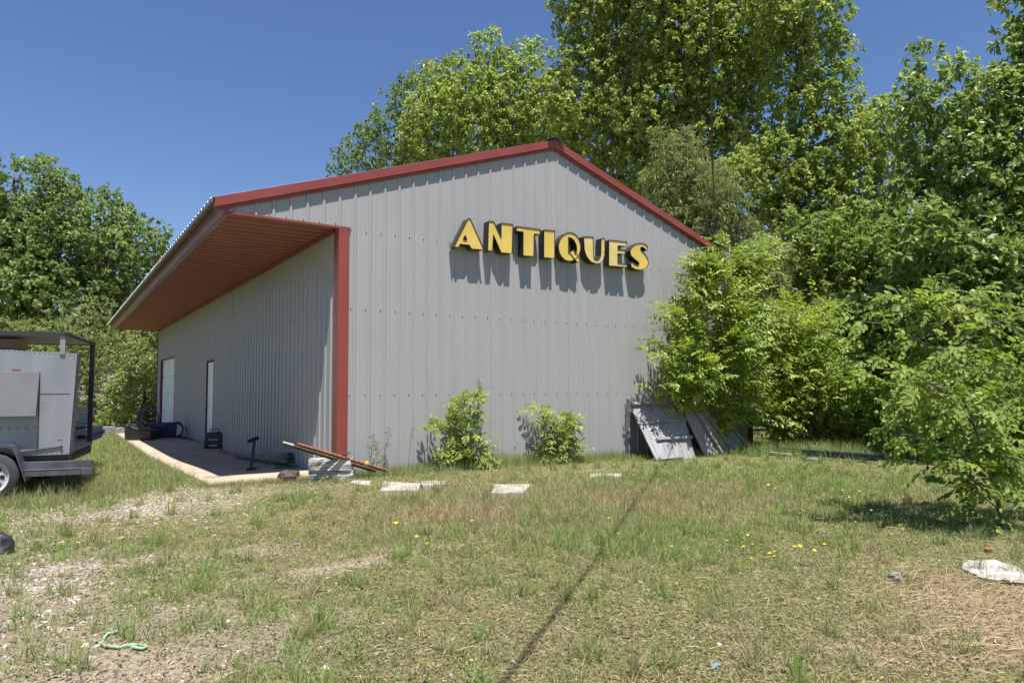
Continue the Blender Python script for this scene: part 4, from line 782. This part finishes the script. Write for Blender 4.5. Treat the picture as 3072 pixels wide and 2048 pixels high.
lo(b, lambda mb: (mb.tube([(-.25, 0, .1), (-.27, 0, .5), (-.15, 0, .78), (.1, 0, .8), (.24, 0, .55), (.25, 0, .1)], .022, 8), mb.tube([(-.25, .3, .1), (-.27, .3, .5), (-.15, .3, .78), (.1, .3, .8), (.24, .3, .55), (.25, .3, .1)], .022, 8), [mb.tube([(x, 0, z), (x, .3, z)], .016, 6) for x, z in ((-.26, .3), (-.15, .78), (.1, .8), (.25, .3))]), 'frame', M['bluem'])
lo(b, lambda mb: [mb.box((-.2, .02, .2+.16*k), (.2, .28, .25+.16*k)) for k in range(3)], 'shelf', M['blackp'], bevel=.01)
for x in (-.22, .22): lo(b, lambda mb: mb.lathe((x, -.03, .1), (0, 1, 0), [(.03, 0), (.1, .005), (.1, .045), (.03, .05)], 18), 'wheel', M['rubber'])
p = flo(*Z6(1900, 1060)); b = thing('toothed_crate', 'navy plastic crate with a toothed rim in front of the garage door', 'crate', tuple(p), rad(-12))
def f(mb):
    mb.sweep([[(-.33*k, -.22*k, z), (.33*k, -.22*k, z), (.33*k, .22*k, z), (-.33*k, .22*k, z)] for z, k in ((0, .92), (.3, 1.0), (.31, 1.04), (.33, 1.04))])
    for k in range(9):
        mb.box((-.3+k*.072, -.23, .33), (-.262+k*.072, -.2, .44)); mb.box((-.3+k*.072, .2, .33), (-.262+k*.072, .23, .44)); mb.box((-.31+k*.072, -.232, .04), (-.29+k*.072, -.216, .28))
lo(b, f, 'crate_body', M['navy'], bevel=.006)
p = flo(*Z6(2130, 1045)); mb = MB()
for k in range(4): mb.tube([(p[0]+.19*math.cos(t)*(1-.1*k)+.02*k, p[1]+.03*k-.04, p[2]+.2+.19*math.sin(t)*(1+.08*k)) for t in np.linspace(0, 2*math.pi, 22)], .018, 6)
mb.tube([(p[0]+.15, p[1], p[2]+.3), (p[0]+.28, p[1]-.03, p[2]+.26), (p[0]+.33, p[1]-.05, p[2]+.02)], .018, 6); tag(mb.build('coiled_hose', M['blackp'], smooth=True), 'black coiled hose leaning by the garage door edge', 'hose')
p = flo(*Z6(720, 975)); b = thing('board_stack', 'grey stack of old boards lying past the far end of the paving', 'boards', tuple(p), rad(-8))
for k in range(4): lo(b, lambda mb: mb.box((-.62+.08*k, -.25, .055*k), (.62-.1*k*k*.3, .2-.05*k, .055*k+.045)), 'board', M['wood'], bevel=.006)
p = flo(*Z6(1070, 950)); mb = MB(); mb.box((p[0]-.11, p[1]-.05, p[2]), (p[0]+.11, p[1]+.05, p[2]+.16)); tag(mb.build('orange_brick', M['brick'], bevel=.006), 'orange brick standing by the board stack', 'brick')
p = hit(*Z6(510, 975)); mb = MB(); mb.lump((p[0], p[1], p[2]+.06), (.2, .12, .1), 5); tag(mb.build('rubble_chunk', M['wht'], smooth=False), 'white rubble chunk at the grass edge beside the board stack', 'rubble')
# dead leaves on the paving
r = np.random.default_rng(77); n = 240
ly = np.concatenate([r.uniform(1.2, 14, 110), r.normal(12.2, .6, 130)]); lx = np.where(r.random(n) < .88, WX-.05-np.abs(r.normal(size=n))*.16, r.uniform(-1.7, -.3, n))
pos = np.stack([lx, ly, slabz(ly)+.006], -1); Vv, T, k = leaf_verts(pos, np.stack([r.normal(size=n), r.normal(size=n), r.uniform(0, .25, n)], -1), np.tile([0., 0, 1], (n, 1))+r.normal(size=(n, 3))*.25, r.uniform(.03, .085, n), r.uniform(.02, .05, n))
tag(mesh_np('leaf_litter', Vv, T, M['litter'], tint=np.repeat(r.random(n), k)), 'dead leaves blown along the foot of the side wall', 'leaf litter', kind='stuff')

# ------------------------------------------------------------------ timbers and rusty uprights at the corner post
c0 = np.array([-.54, -.03, 0]); c1 = np.array([-.07, -.34, 0]); ax_ = norm(c1-c0); az_ = math.atan2(ax_[1], ax_[0]); ct = (c0+c1)/2; g0 = .125
TG = 'weathered timbers by the corner post'
def timber(z, Lg, hgt, dep, lab, seed, off):
    r = np.random.default_rng(seed); mb = MB(); secs = []
    for t in np.linspace(-Lg/2, Lg/2, 9):
        j = lambda: r.normal()*.006
        secs.append([(t, -dep/2+j(), j()), (t, -dep/2-.01+j(), hgt*.5+j()), (t, -dep/2+j(), hgt+j()), (t, 0+j(), hgt+.004+j()), (t, dep/2+j(), hgt+j()), (t, dep/2+j(), j())])
    mb.sweep(secs); o = mb.build('weathered_timber', M['tie'], None); o.location = (ct[0]+off[0], ct[1]+off[1], z); o.rotation_euler = (0, 0, az_); return tag(o, lab, 'timber', TG)
timber(g0-.03, .60, .145, .2, 'lower grey cracked timber half sunk in grass by the red corner post', 1, (0.02, .03))
timber(g0+.118, .57, .155, .2, 'upper grey cracked timber lying on the other by the red corner post', 2, (0, .02))
mb = MB(); mb.lump((-.78, .22, .14), (.16, .14, .1), 8, j=.25); tag(mb.build('rusty_rubble', M['drust']), 'brown rusty rubble lump at the left end of the timbers', 'rubble')
UGp = 'rusty punched uprights across the timbers'
def upright(p, q, m, lab, cap, holes=True, tip=None):
    p = np.array(p); q = np.array(q); o = thing('rusty_upright', lab, 'steel upright', tuple(q), group=UGp); mb = MB(); d = norm(q-p); mb.bar(p, q, .038, .006, up=(0, -.5, 1)); mb.bar(p+[0, .018, -.018], q+[0, .018, -.018], .006, .038, up=(0, -.5, 1))
    n = 20
    if holes:
        for k in range(n): c = p+(q-p)*((k+.5)/n)+[0, -.002, .004]; mb.lathe(c, (0, -.5, 1), [(.008, -.001), (.008, .0015)], 8, 1)
    mb.build('bar', [m, M['blackp']], o)
    mb = MB(); c = p+(q-p)*cap; mb.lathe(c+[0, -.02, .0], d, [(.022, -.03), (.034, -.025), (.034, .015), (.02, .022)], 12); mb.build('yellow_cap', M['ochre'], o, smooth=True)
    if tip:
        mb = MB(); mb.bar(p-d*.01, p+d*.13, .032, .02, up=(0, -.5, 1), taper=1.2); mb.build('torn_tip', M['concw'], o)
qa = on(1160, 1408, 'y', -.42); pa = on(893, 1329, 'y', -.33)
upright(pa, qa, M['rust'], 'orange rusty punched steel upright lying over the timbers', .76)
qb = on(1128, 1410, 'y', -.36); pb = on(851, 1327, 'y', -.22)
upright(pb, qb, M['drust'], 'blackened rusty upright with a torn white tip below the orange one', .67, True, True)
mb = MB(); mb.tube([on(1008, 1371, 'y', -.3), on(1050, 1357, 'y', -.42)], .011, 8); tag(mb.build('rusty_rod', M['drust'], smooth=True), 'short rusty rod sticking up from the timbers at the corner post', 'rod')

# ------------------------------------------------------------------ leaning wooden panels
def Z5(x, y): return 1850+x/2.476, 900+y/2.476
TL = on(*Z5(92, 768), 'y', -.07); TR = on(*Z5(470, 752), 'y', -.07); BL = hit(*Z5(300, 1200)); BR = hit(*Z5(588, 1172))
zz = min(BL[2], BR[2])
ex = norm((TR-TL)); 
pn = thing('wooden_panel', 'grey plywood panel with three battens leaning on the wall under the box elder', 'panel', tuple((BL+BR)/2))
nn = norm(np.cross(TR-TL, TL-BL)); nn = nn if nn[1] < 0 else -nn
def quad(mb, a, b, c, d, th): mb.add([p for p in (a, b, c, d)]+[p-nn*th for p in (a, b, c, d)], [(0, 1, 2, 3), (7, 6, 5, 4), (0, 4, 5, 1), (1, 5, 6, 2), (2, 6, 7, 3), (3, 7, 4, 0)])
mb = MB(); quad(mb, BL, BR, TR, TL, .018); mb.build('sheet', M['ply'], pn)
def lerp(a, b, t): return a+(b-a)*t
for t, a0, a1 in ((.965, .0, 1.0), (.64, .17, 1.0), (.335, .17, 1.0), (.02, .03, .6)):
    mb = MB(); a = lerp(lerp(BL, TL, t), lerp(BR, TR, t), a0)+nn*.039; b = lerp(lerp(BL, TL, t), lerp(BR, TR, t), a1)+nn*.039; mb.bar(a, b, .05, .075, up=tuple(nn)); mb.build('batten', M['wood'], pn, bevel=.004)
mb = MB(); mb.bar(TL+[-.02, 0, 0], TL+[-.02, .03, -.95], .05, .06); mb.build('prop', M['wood'], pn)
p2 = thing('wooden_panel', 'grey plywood panel with upright studs leaning behind the battened panel', 'panel', (7.2, -.3, .06))
T0 = on(*Z5(470, 770), 'y', -.17); B0 = hit(*Z5(560, 1150)); T3 = on(*Z5(780, 880), 'y', -.17); B3 = hit(*Z5(885, 1112))
B0[1] = min(B0[1], -.5); B3[1] = min(B3[1], -.42)
nn = norm(np.cross(T3-T0, T0-B0)); nn = nn if nn[1] < 0 else -nn
mb = MB(); quad(mb, B0, B3, T3, T0, .018); mb.build('sheet', M['ply'], p2)
for t in (.32, .58, .97):
    mb = MB(); mb.bar(lerp(B0, B3, t)+nn*.03, lerp(T0, T3, max(t-.04, 0))+nn*.03+[0, 0, .03], .055, .055, up=tuple(nn)); mb.build('stud', M['wood'], p2, bevel=.004)

# ------------------------------------------------------------------ steel beams, concrete pieces, scraps
SG = 'dark green steel channels in the weeds'
def channel(a, b, lab, h=.10):
    a = np.array(a); b = np.array(b); d = norm(b-a); sd = np.array([-d[1], d[0], 0]); sd = sd if (sd@(CAM-a)) > 0 else -sd; mb = MB(); st = []
    for p in (a, b): st.append([p+sd*.05, p+sd*.05+[0, 0, .008], p+[0, 0, .008], p+[0, 0, h-.008], p+sd*.05+[0, 0, h-.008], p+sd*.05+[0, 0, h], p-sd*.008+[0, 0, h], p-sd*.008])
    mb.sweep(st); return tag(mb.build('steel_channel', M['green_steel']), lab, 'steel beam', SG)
up_ = np.array([0, 0, .05])
channel(hit(*Z5(1375, 1172))+up_, hit(*Z5(1945, 1218))+up_, 'longer dark green steel channel raised on a block in the weeds', .11)
channel(hit(*Z5(1150, 1140))+up_, hit(*Z5(2070, 1200))+up_*.6, 'rear dark green steel channel whose right end pokes past the front one', .09)
a = hit(*Z5(1088, 1145)); b = hit(*Z5(1290, 1165)); mb = MB(); mb.bar(a+[0, 0, .04], b+[0, 0, .04], .14, .04); tag(mb.build('brown_plank', M['wood']), 'brown plank under the left ends of the green channels', 'plank')
p = hit(*Z5(1480, 1195)); mb = MB(); mb.box((p[0]-.12, p[1]-.06, p[2]-.02), (p[0]+.12, p[1]+.12, p[2]+.05)); tag(mb.build('wood_block', M['wood'], bevel=.005), 'short wood block propping up the longer green channel', 'block')
CG = 'pale concrete pieces in the grass'
CPIECES = []
def cpiece(pxs, th, lab, seed, m='concw'):
    P = [hit(*q) for q in pxs]; c = sum(P)/len(P); CPIECES.append((c, max(.06, .36*np.linalg.norm(P[0]-P[1])))); CPIECES.append((c+(P[1]-P[0])*.28+(CAM-c)*[.022, .022, 0], .2*np.linalg.norm(P[0]-P[1]))); CPIECES.append((c-(P[1]-P[0])*.28+(CAM-c)*[.022, .022, 0], .2*np.linalg.norm(P[0]-P[1]))); mb = MB(); r = np.random.default_rng(seed); z = max(p[2] for p in P)
    top = []
    for a, b in zip(P, P[1:]+P[:1]):
        for t in (0, .33, .66): q = lerp(a, b, t)+r.normal(size=3)*.008; top.append((q[0], q[1], z+th))
    n = len(top); mb.add(top+[(x, y, z-.06) for x, y, _ in top], [tuple(range(n))]+[(k, n+k, n+(k+1) % n, (k+1) % n) for k in range(n)]); 
    mb.f[0] = mb.f[0]; o = mb.build('concrete_piece', M[m], bevel=.008); return tag(o, lab, 'concrete piece', CG)
cpiece([(1474, 1497), (1572, 1500), (1593, 1466), (1480, 1463)], .05, 'flat pale concrete block right of centre in the grass', 1)
cpiece([(1140, 1480), (1255, 1482), (1262, 1456), (1150, 1450)], .03, 'broad whitish concrete slab in tall grass right of the timbers', 2)
cpiece([(1262, 1468), (1332, 1462), (1336, 1452), (1266, 1454)], .05, 'narrow whitish concrete piece touching the broad slab', 3)
cpiece([(1770, 1433), (1862, 1434), (1862, 1425), (1770, 1424)], .02, 'thin white strip lying in the grass below the leaning panels', 4, 'wht')
cpiece([(1050, 1452), (1110, 1458), (1115, 1446), (1060, 1444)], .015, 'low broken concrete bit right below the timbers', 5)
p = hit(2685, 1738); mb = MB(); mb.lump((0, 0, .02), (.085, .03, .035), 3, j=.3); o = mb.build('grey_stone', M['rock']); o.location = tuple(p); o.rotation_euler = (0, .25, .9); tag(o, 'grey elongated stone at the edge of the straw', 'stone')
# white crumpled sheet
r = np.random.default_rng(5); a = hit(2895, 1695); b = hit(3150, 1760); c = hit(3080, 1672)
nu, nv = 26, 12; mb = MB(); ex_ = b-a; ey_ = c-hit(3030, 1730)
vs_ = []
for i in range(nu):
    for j in range(nv):
        u_, w_ = i/(nu-1), j/(nv-1); q = a+ex_*u_+ey_*(w_-.5)*.55*(.25+1.0*math.sin(math.pi*min(u_+.12, 1))); z = float(gz(q[0], q[1]))+.008+.03*vnoise(np.array([u_*7.]), np.array([w_*4.]), 5)[0]; vs_.append((q[0]+r.normal()*.006, q[1]+r.normal()*.006, z))
mb.add(vs_, [(i*nv+j, (i+1)*nv+j, (i+1)*nv+j+1, i*nv+j+1) for i in range(nu-1) for j in range(nv-1)])
tag(mb.build('white_sheet', M['wht'], smooth=True), 'crumpled white plastic sheet on the ground at the right edge', 'sheet')
p = hit(2965, 1655); mb = MB(); mb.add([(p[0]-.04, p[1], p[2]+.03), (p[0]+.04, p[1]-.03, p[2]+.02), (p[0]+.05, p[1]+.01, p[2]+.03), (p[0]-.02, p[1]+.03, p[2]+.03)], [(0, 1, 2, 3)]); mb.add([(p[0]-.04, p[1], p[2]+.02), (p[0]+.04, p[1]-.03, p[2]+.01), (p[0]+.05, p[1]+.01, p[2]+.02), (p[0]-.02, p[1]+.03, p[2]+.02)], [(3, 2, 1, 0)]); tag(mb.build('red_scrap', M['redscrap']), 'red brown scrap beside the white sheet under the sapling', 'scrap')
rp_ = [(960, 1158), (925, 1172), (870, 1200), (828, 1218), (785, 1222), (760, 1250), (745, 1285), (740, 1303), (770, 1318), (815, 1322), (870, 1328), (915, 1312), (960, 1306), (1010, 1312), (1055, 1312), (1062, 1325), (1035, 1336), (985, 1330), (940, 1318)]
mb = MB(); mb.tube([hit(x/2.419, 1400+y/2.419)+np.array([0, 0, .014]) for x, y in rp_], .0085, 7); tag(mb.build('green_rope', M['rope'], smooth=True), 'loop of mint green rope on bare soil at lower left', 'rope')
for (u, v), lab in (((890, 1636), 'blue plastic scrap left of the green tufts'), ((2148, 2004), 'tiny blue and white scrap near the bottom edge')):
    p = hit(u, v); mb = MB(); mb.box((p[0]-.03, p[1]-.01, p[2]+.005), (p[0]+.03, p[1]+.012, p[2]+.022)); tag(mb.build('plastic_scrap', M['scrapblue'], bevel=.004), lab, 'scrap')
p = hit(-8, 1662); mb = MB(); mb.lump((p[0], p[1], p[2]+.06), (.13, .11, .12), 9); tag(mb.build('dark_stone', M['black']), 'dark stone cut off by the left edge of the frame', 'stone')

# ------------------------------------------------------------------ grass, straw, gravel, weeds
def blocked(x, y):
    k = np.zeros(np.shape(x), bool)
    for c, q in CPIECES: k = k | (np.hypot(x-c[0], y-c[1]) < q)
    k = k | ((x > -1.82) & (x < -.3) & (y > .22) & (y < .5) & (vnoise(x*9, y*9, 4) > .35))
    return k | ((x > -.27) & (y > -.01) & (x < 9.4) & (y < 20.3)) | ((x > -1.78) & (x < -.2) & (y > .33) & (y < 22.4))
def polar(n, r0, r1, pw, r):
    a = r.uniform(-14, 84, n)*math.pi/180; u = r.random(n); k = 1+pw; rr = (r0**k+(r1**k-r0**k)*u)**(1/k); return CAM[0]+rr*np.sin(a), CAM[1]+rr*np.cos(a), rr
def blades(x, y, L, w, tint, r, lean=.5, z0=-.006):
    n = len(x); a = r.random(n)*2*math.pi; dx, dy = np.cos(a), np.sin(a); b = r.random(n)*2*math.pi; lx_, ly_ = np.cos(b), np.sin(b); le = lean*np.abs(r.normal(size=n)); z = gz(x, y)+z0
    p = np.stack([x, y, z], -1); sd = np.stack([dx, dy, 0*dx], -1)*w[:, None]; lv = np.stack([lx_*le, ly_*le, np.ones(n)], -1); lv = norm(lv)*L[:, None]; bend = np.stack([lx_*le, ly_*le, -.35*le], -1)*(L*.55)[:, None]
    m_ = p+lv*.55+bend*.2; t = p+lv+bend
    Vv = np.stack([p-sd, p+sd, m_-sd*.75, m_+sd*.75, t], 1).reshape(-1, 3); k = np.arange(n)[:, None]*5; T = np.concatenate([k+[0, 1, 3], k+[0, 3, 2], k+[2, 3, 4]], 1).reshape(-1, 3)
    return Vv, T, np.repeat(np.clip(tint, 0, 1), 5)
def joinm(lst):
    Vs, Ts, Cs, o = [], [], [], 0
    for v, t, c in lst: Vs.append(v); Ts.append(t+o); Cs.append(c); o += len(v)
    return np.concatenate(Vs), np.concatenate(Ts), np.concatenate(Cs)
r = np.random.default_rng(101); parts = []
x, y, rr = polar(760000, 2.6, 24, -.4, r); z_ = zones(x, y)
nearwall = np.exp(-np.abs(y)/.35)*(x > -.3)*(x < 7.6)*(y < .1)
woods = sst(7.2, 9, x+.35*y)
tall = np.clip(.75*blob(x, y, A_['dry'], 1.9, 1.3)+.75*blob(x, y, A_['dry2'], 1.8, 1.2)+.45*z_['green']+.75*z_['left']+.9*nearwall+.4*woods, 0, 1.3)
dens = np.clip(.70+.5*(z_['n2']-.4)*2-.75*z_['bare']-.62*z_['gravel']-.55*z_['straw']+.25*z_['green']+.2*tall, .05, 1)
patch = sst(.36, .6, z_['n3'])
k = (r.random(len(x)) < dens*(.35+.65*patch)) & ~blocked(x, y); x, y, rr = x[k], y[k], rr[k]; tall = tall[k]; z_ = {q: v[k] for q, v in z_.items()}
n = len(x); L = (.026+.095*tall*(.4+.9*r.random(n)))*(.5+.9*r.random(n)); w = (.0011+.00022*rr)*(.7+.6*r.random(n))*(1+.6*(1-np.minimum(tall, 1)))
tint = .62+.30*(z_['n1']-.42)*2+.26*z_['green']-.36*z_['dry']-.1*z_['bare']+.2*r.normal(size=n)-.32*(r.random(n) < .22)
parts.append(blades(x, y, L, w, tint, r, .55))
# tufts
x, y, rr = polar(2600, 3, 15, -.1, r); z_ = zones(x, y); k = (~blocked(x, y)) & (r.random(2600) < np.clip(.25+.6*z_['green']+.25*z_['n1']-.35*z_['straw']-.3*z_['bare'], .06, 1)); x, y, rr, g = x[k], y[k], rr[k], z_['green'][k]
per = 46; i_ = np.repeat(np.arange(len(x)), per); sr = (.03+.06*r.random(len(x)))[i_]; an = r.random(len(i_))*2*math.pi; q = np.sqrt(r.random(len(i_)))
bx_ = x[i_]+sr*q*np.cos(an); by_ = y[i_]+sr*q*np.sin(an); L = ((.07+.14*r.random(len(x)))[i_])*(.5+.6*r.random(len(i_)))
parts.append(blades(bx_, by_, L, (.0014+.00018*rr[i_])*(.8+.5*r.random(len(i_))), (.62+.3*g[i_]+(.18*r.normal(size=len(x)))[i_])+.1*r.normal(size=len(i_)), r, .6))
# tall seed stalks
x, y, rr = polar(26000, 3, 22, -.2, r); z_ = zones(x, y); den = np.clip(.9*blob(x, y, A_['dry'], 2.2, 1.4)+.9*blob(x, y, A_['dry2'], 2.0, 1.2)+.7*z_['left']+.3*blob(x, y, A_['straw'], 1.6, 1.4)+.12, 0, 1)*(.3+z_['n2'])
k = (~blocked(x, y)) & (r.random(len(x)) < den); x, y, rr = x[k], y[k], rr[k]; n = len(x)
parts.append(blades(x, y, .12+.17*r.random(n), .0009+.00013*rr, .30+.26*r.normal(size=n), r, .22))
# tall grass against the wall and slab edges
n = 26000; x = r.uniform(-.2, 7.4, n); y = -np.abs(r.normal(size=n))*.2-.012; parts.append(blades(x, y, (.06+.22*r.random(n)**1.6)*(.4+.9*vnoise(x*1.7, x*0, 5)), .0022+0*x, .72+.18*r.normal(size=n), r, .35))
n = 9000; yy = r.uniform(.3, 20, n)**1.0; x = -1.80-np.abs(r.normal(size=n))*.12; parts.append(blades(x, yy, .03+.11*r.random(n)**1.5, .002+.0001*yy, .62+.2*r.normal(size=n), r, .5))
n = 5000; x = r.uniform(-1.9, -.1, n); yy = .27-np.abs(r.normal(size=n))*.12; parts.append(blades(x, yy,   .03+.08*r.random(n), .002+0*x, .42+.25*r.normal(size=n), r, .5))
n = 16000; x = r.uniform(7.4, 13.5, n); y = -.2-.55*(x-7.4)+r.normal(size=n)*.8; k = vnoise(x*1.3, y*1.3, 15) > .32; x, y = x[k], y[k]; n = len(x); parts.append(blades(x, y, .08+.26*r.random(n)**1.4, .005+0*x, .85+.2*r.normal(size=n), r, .5))
# by the trailer
tx = to[0]+r.normal(size=2600)*.8-.1; ty = to[1]-.25+r.normal(size=2600)*.25; parts.append(blades(tx, ty, .06+.24*r.random(2600)**2, .0022+0*tx, .5+.25*r.normal(size=2600), r, .4))
Vv, T, c = joinm(parts); tag(mesh_np('grass', Vv, T, M['grass'], tint=c), 'patchy dry and green grass covering the lot', 'grass', kind='stuff')
# straw
r = np.random.default_rng(102); sp_ = []
def strawset(n, fx, fy, keep, Lr, wr, az0, spread, tint, zl=.03):
    k = (r.random(n) < keep) & ~blocked(fx, fy); x, y = fx[k], fy[k]; m_ = len(x); a = az0+r.normal(size=m_)*spread; L = r.uniform(*Lr, m_); w = r.uniform(*wr, m_); z = gz(x, y)+.004+zl*r.random(m_)
    d = np.stack([np.cos(a), np.sin(a), r.normal(size=m_)*.12], -1); s_ = np.stack([-np.sin(a), np.cos(a), r.normal(size=m_)*.4], -1)*w[:, None]; p = np.stack([x, y, z], -1); e = p+d*L[:, None]; e[:, 2] = np.maximum(e[:, 2], gz(e[:, 0], e[:, 1])+.002); md = (p+e)/2+np.stack([0*x, 0*x, .06*L], -1)
    Vv = np.stack([p-s_, p+s_, md-s_, md+s_, e], 1).reshape(-1, 3); kk = np.arange(m_)[:, None]*5; T = np.concatenate([kk+[0, 1, 3], kk+[0, 3, 2], kk+[2, 3, 4]], 1).reshape(-1, 3); sp_.append((Vv, T, np.repeat(np.clip(tint+.25*r.normal(size=m_), 0, 1), 5)))
x, y, rr = polar(90000, 2.8, 9, 0, r); zz_ = zones(x, y); strawset(len(x), x, y, np.clip(.9*zz_['straw']-.15, 0, .6), (.05, .26), (.0009, .002), -.45, .7, .42, .035)
x, y, rr = polar(60000, 2.8, 14, -.2, r); zz_ = zones(x, y); strawset(len(x), x, y, .10+.4*zz_['dry'], (.03, .16), (.0009, .0022), 0, 2.5, .45, .02)
x, y, rr = polar(110000, 2.7, 11, -.35, r); zz_ = zones(x, y); strawset(len(x), x, y, np.clip(.5+.3*zz_['n3']-.4*zz_['gravel'], .05, 1), (.012, .05), (.0012, .0032), 0, 3, .22, .018)
Vv, T, c = joinm(sp_); tag(mesh_np('straw', Vv, T, M['straw'], tint=c), 'cut dry straw matted on the ground at lower right', 'straw', kind='stuff')
# small broad leaves in the turf
r = np.random.default_rng(103); x, y, rr = polar(52000, 2.8, 12, -.3, r); zz_ = zones(x, y); k = (~blocked(x, y)) & (r.random(len(x)) < np.clip(.2+.5*blob(x, y, A_['olive'], 2.2, 1.6)+.3*zz_['green']-.3*zz_['straw']-.3*zz_['bare'], .03, 1)*(.2+1.2*sst(.4, .6, fbm(x*3.1, y*3.1, 61)))); x, y, rr = x[k], y[k], rr[k]; n = len(x)
Vv, T, kk = leaf_verts(np.stack([x, y, gz(x, y)+.004+.02*r.random(n)], -1), np.stack([r.normal(size=n), r.normal(size=n), .35+.3*r.random(n)], -1), np.tile([0., 0, 1], (n, 1))+r.normal(size=(n, 3))*.4, r.uniform(.012, .034, n), r.uniform(.006, .013, n))
tag(mesh_np('ground_weeds', Vv, T, M['weed'], tint=np.repeat(r.random(n), kk)), 'low broad leaved weeds creeping through the turf', 'weeds', kind='stuff')
# dark debris crumbs and gravel
def pebbles(name, x, y, s, m, r, lab):
    n = len(x); base = np.array([[-1, -1, -.6], [1, -1, -.6], [1, 1, -.6], [-1, 1, -.6], [-.7, -.7, .6], [.7, -.7, .6], [.7, .7, .6], [-.7, .7, .6]])*.5
    Vv = base[None]*(1+.35*r.normal(size=(n, 8, 3)))*(s[:, None, None]*np.array([1, .8, .65])); a = r.random(n)*2*math.pi; c, sn = np.cos(a)[:, None], np.sin(a)[:, None]
    X_ = Vv[..., 0]*c-Vv[..., 1]*sn; Y_ = Vv[..., 0]*sn+Vv[..., 1]*c; Vv = np.stack([X_+x[:, None], Y_+y[:, None], Vv[..., 2]+(gz(x, y)+s*.12)[:, None]], -1).reshape(-1, 3)
    Fq = np.array([[0, 3, 2, 1], [4, 5, 6, 7], [0, 1, 5, 4], [1, 2, 6, 5], [2, 3, 7, 6], [3, 0, 4, 7]]); T = (np.arange(n)[:, None, None]*8+Fq[None]).reshape(-1, 4)
    return tag(mesh_np(name, Vv, T, m), lab, name, kind='stuff')
r = np.random.default_rng(104); x, y, rr = polar(60000, 3, 14, -.1, r); zz_ = zones(x, y); k = (~blocked(x, y)) & (r.random(len(x)) < np.clip(1.1*zz_['gravel']+.05*zz_['bare']+.004, 0, 1)); x, y, rr = x[k], y[k], rr[k]
pebbles('gravel', x, y, .012+.028*r.random(len(x))**2.5, M['stone'], r, 'pale limestone gravel scattered at the left of the lot')
x, y, rr = polar(30000, 2.8, 10, -.2, r); k = ~blocked(x, y); x, y = x[k], y[k]; pebbles('soil_crumbs', x, y, .006+.014*r.random(len(x))**2, M['bark'], r, 'dark crumbs of soil and bark in the turf')
# dandelions: one mesh copied
mb = MB(); mb.tube([(0, 0, -.01), (.004, 0, .05), (.002, .003, .095)], .0022, 5, 1); mb.lathe((.002, .003, .095), (0, -.25, 1), [(.004, 0), (.021, .004), (.023, .009), (.014, .014), (.004, .015)], 10, 0)
fl = mb.build('dandelion', [M['flower'], M['weed']]); spots = [(1545, 1265), (180, 1255), (120, 1253), (146, 1253), (150, 1256), (352, 1192), (348, 1188), (370, 1193), (360, 1198), (440, 1150)]
r = np.random.default_rng(105); dsp = [(x, y) for x, y in spots]+[(r.normal(1780, 55), r.normal(1262, 22)) for _ in range(16)]+[(r.normal(1850, 120), r.normal(1135, 25)) for _ in range(14)]+[(r.uniform(900, 1500), r.uniform(1190, 1270)) for _ in range(8)]+[(r.normal(1980, 60), r.normal(1180, 20)) for _ in range(10)]
for i, (x, y) in enumerate(dsp):
    o = fl if i == 0 else fl.copy()
    if i: COL.objects.link(o)
    p = dh(x, y); o.location = (p[0], p[1], p[2]-.035+.03*random.random()); o.rotation_euler = (random.uniform(-.25, .25), random.uniform(-.25, .25), random.uniform(0, 6)); s_ = random.uniform(.45, .8); o.scale = (s_, s_, s_)
    tag(o, 'yellow dandelion flower standing in the grass', 'flower', 'dandelions in the grass')
# tall weeds at the wall
WG = 'tall weeds at the foot of the wall'
for i, (x, y, hgt, lab) in enumerate(((1110, 1395, .62, 'tall spindly weed beside the red corner post'), (1150, 1397, .66, 'tall weed one rib right of the corner post weed'), (1130, 1400, .5, 'shorter leafy weed between two taller ones at the corner'), (1224, 1398, .68, 'single tall dry seed stalk left of the small box elder'), (1520, 1390, .4, 'bent dry stalk between the two small box elders'))):
    p = on(x, y, 'y', -.12-.04*i); p[2] = float(gz(p[0], p[1])); o = thing('tall_weed', lab, 'weed', tuple(p), group=WG); r = np.random.default_rng(200+i); cv = r.uniform(-.06, .1)+(.25 if i == 4 else 0)
    pts = [p+np.array([cv*t*t, -.03*t, hgt*t]) for t in np.linspace(0, 1, 7)]; mb = MB(); mb.tube(pts, [.005, .0045, .004, .0035, .003, .0025, .0015], 5); mb.build('stalk', M['twig'] if i > 2 else M['bark'], o)
    n = 26 if i < 3 else 14; t = r.uniform(.25, 1, n) if i < 3 else r.uniform(.72, 1, n); pos = np.array([[np.interp(q, np.linspace(0, 1, 7), [a[k] for a in pts]) for k in range(3)] for q in t]); an = r.random(n)*6.28
    Vv, T, k = leaf_verts(pos, np.stack([np.cos(an), np.sin(an), r.uniform(-.5, .5, n)], -1), np.tile([0., -.3, 1], (n, 1))+r.normal(size=(n, 3))*.3, r.uniform(.05, .11, n)*(1 if i < 3 else .4), r.uniform(.012, .022, n)); mesh_np('foliage', Vv, T, M['weed'], o, tint=np.repeat(r.uniform(.3, 1, n), k))
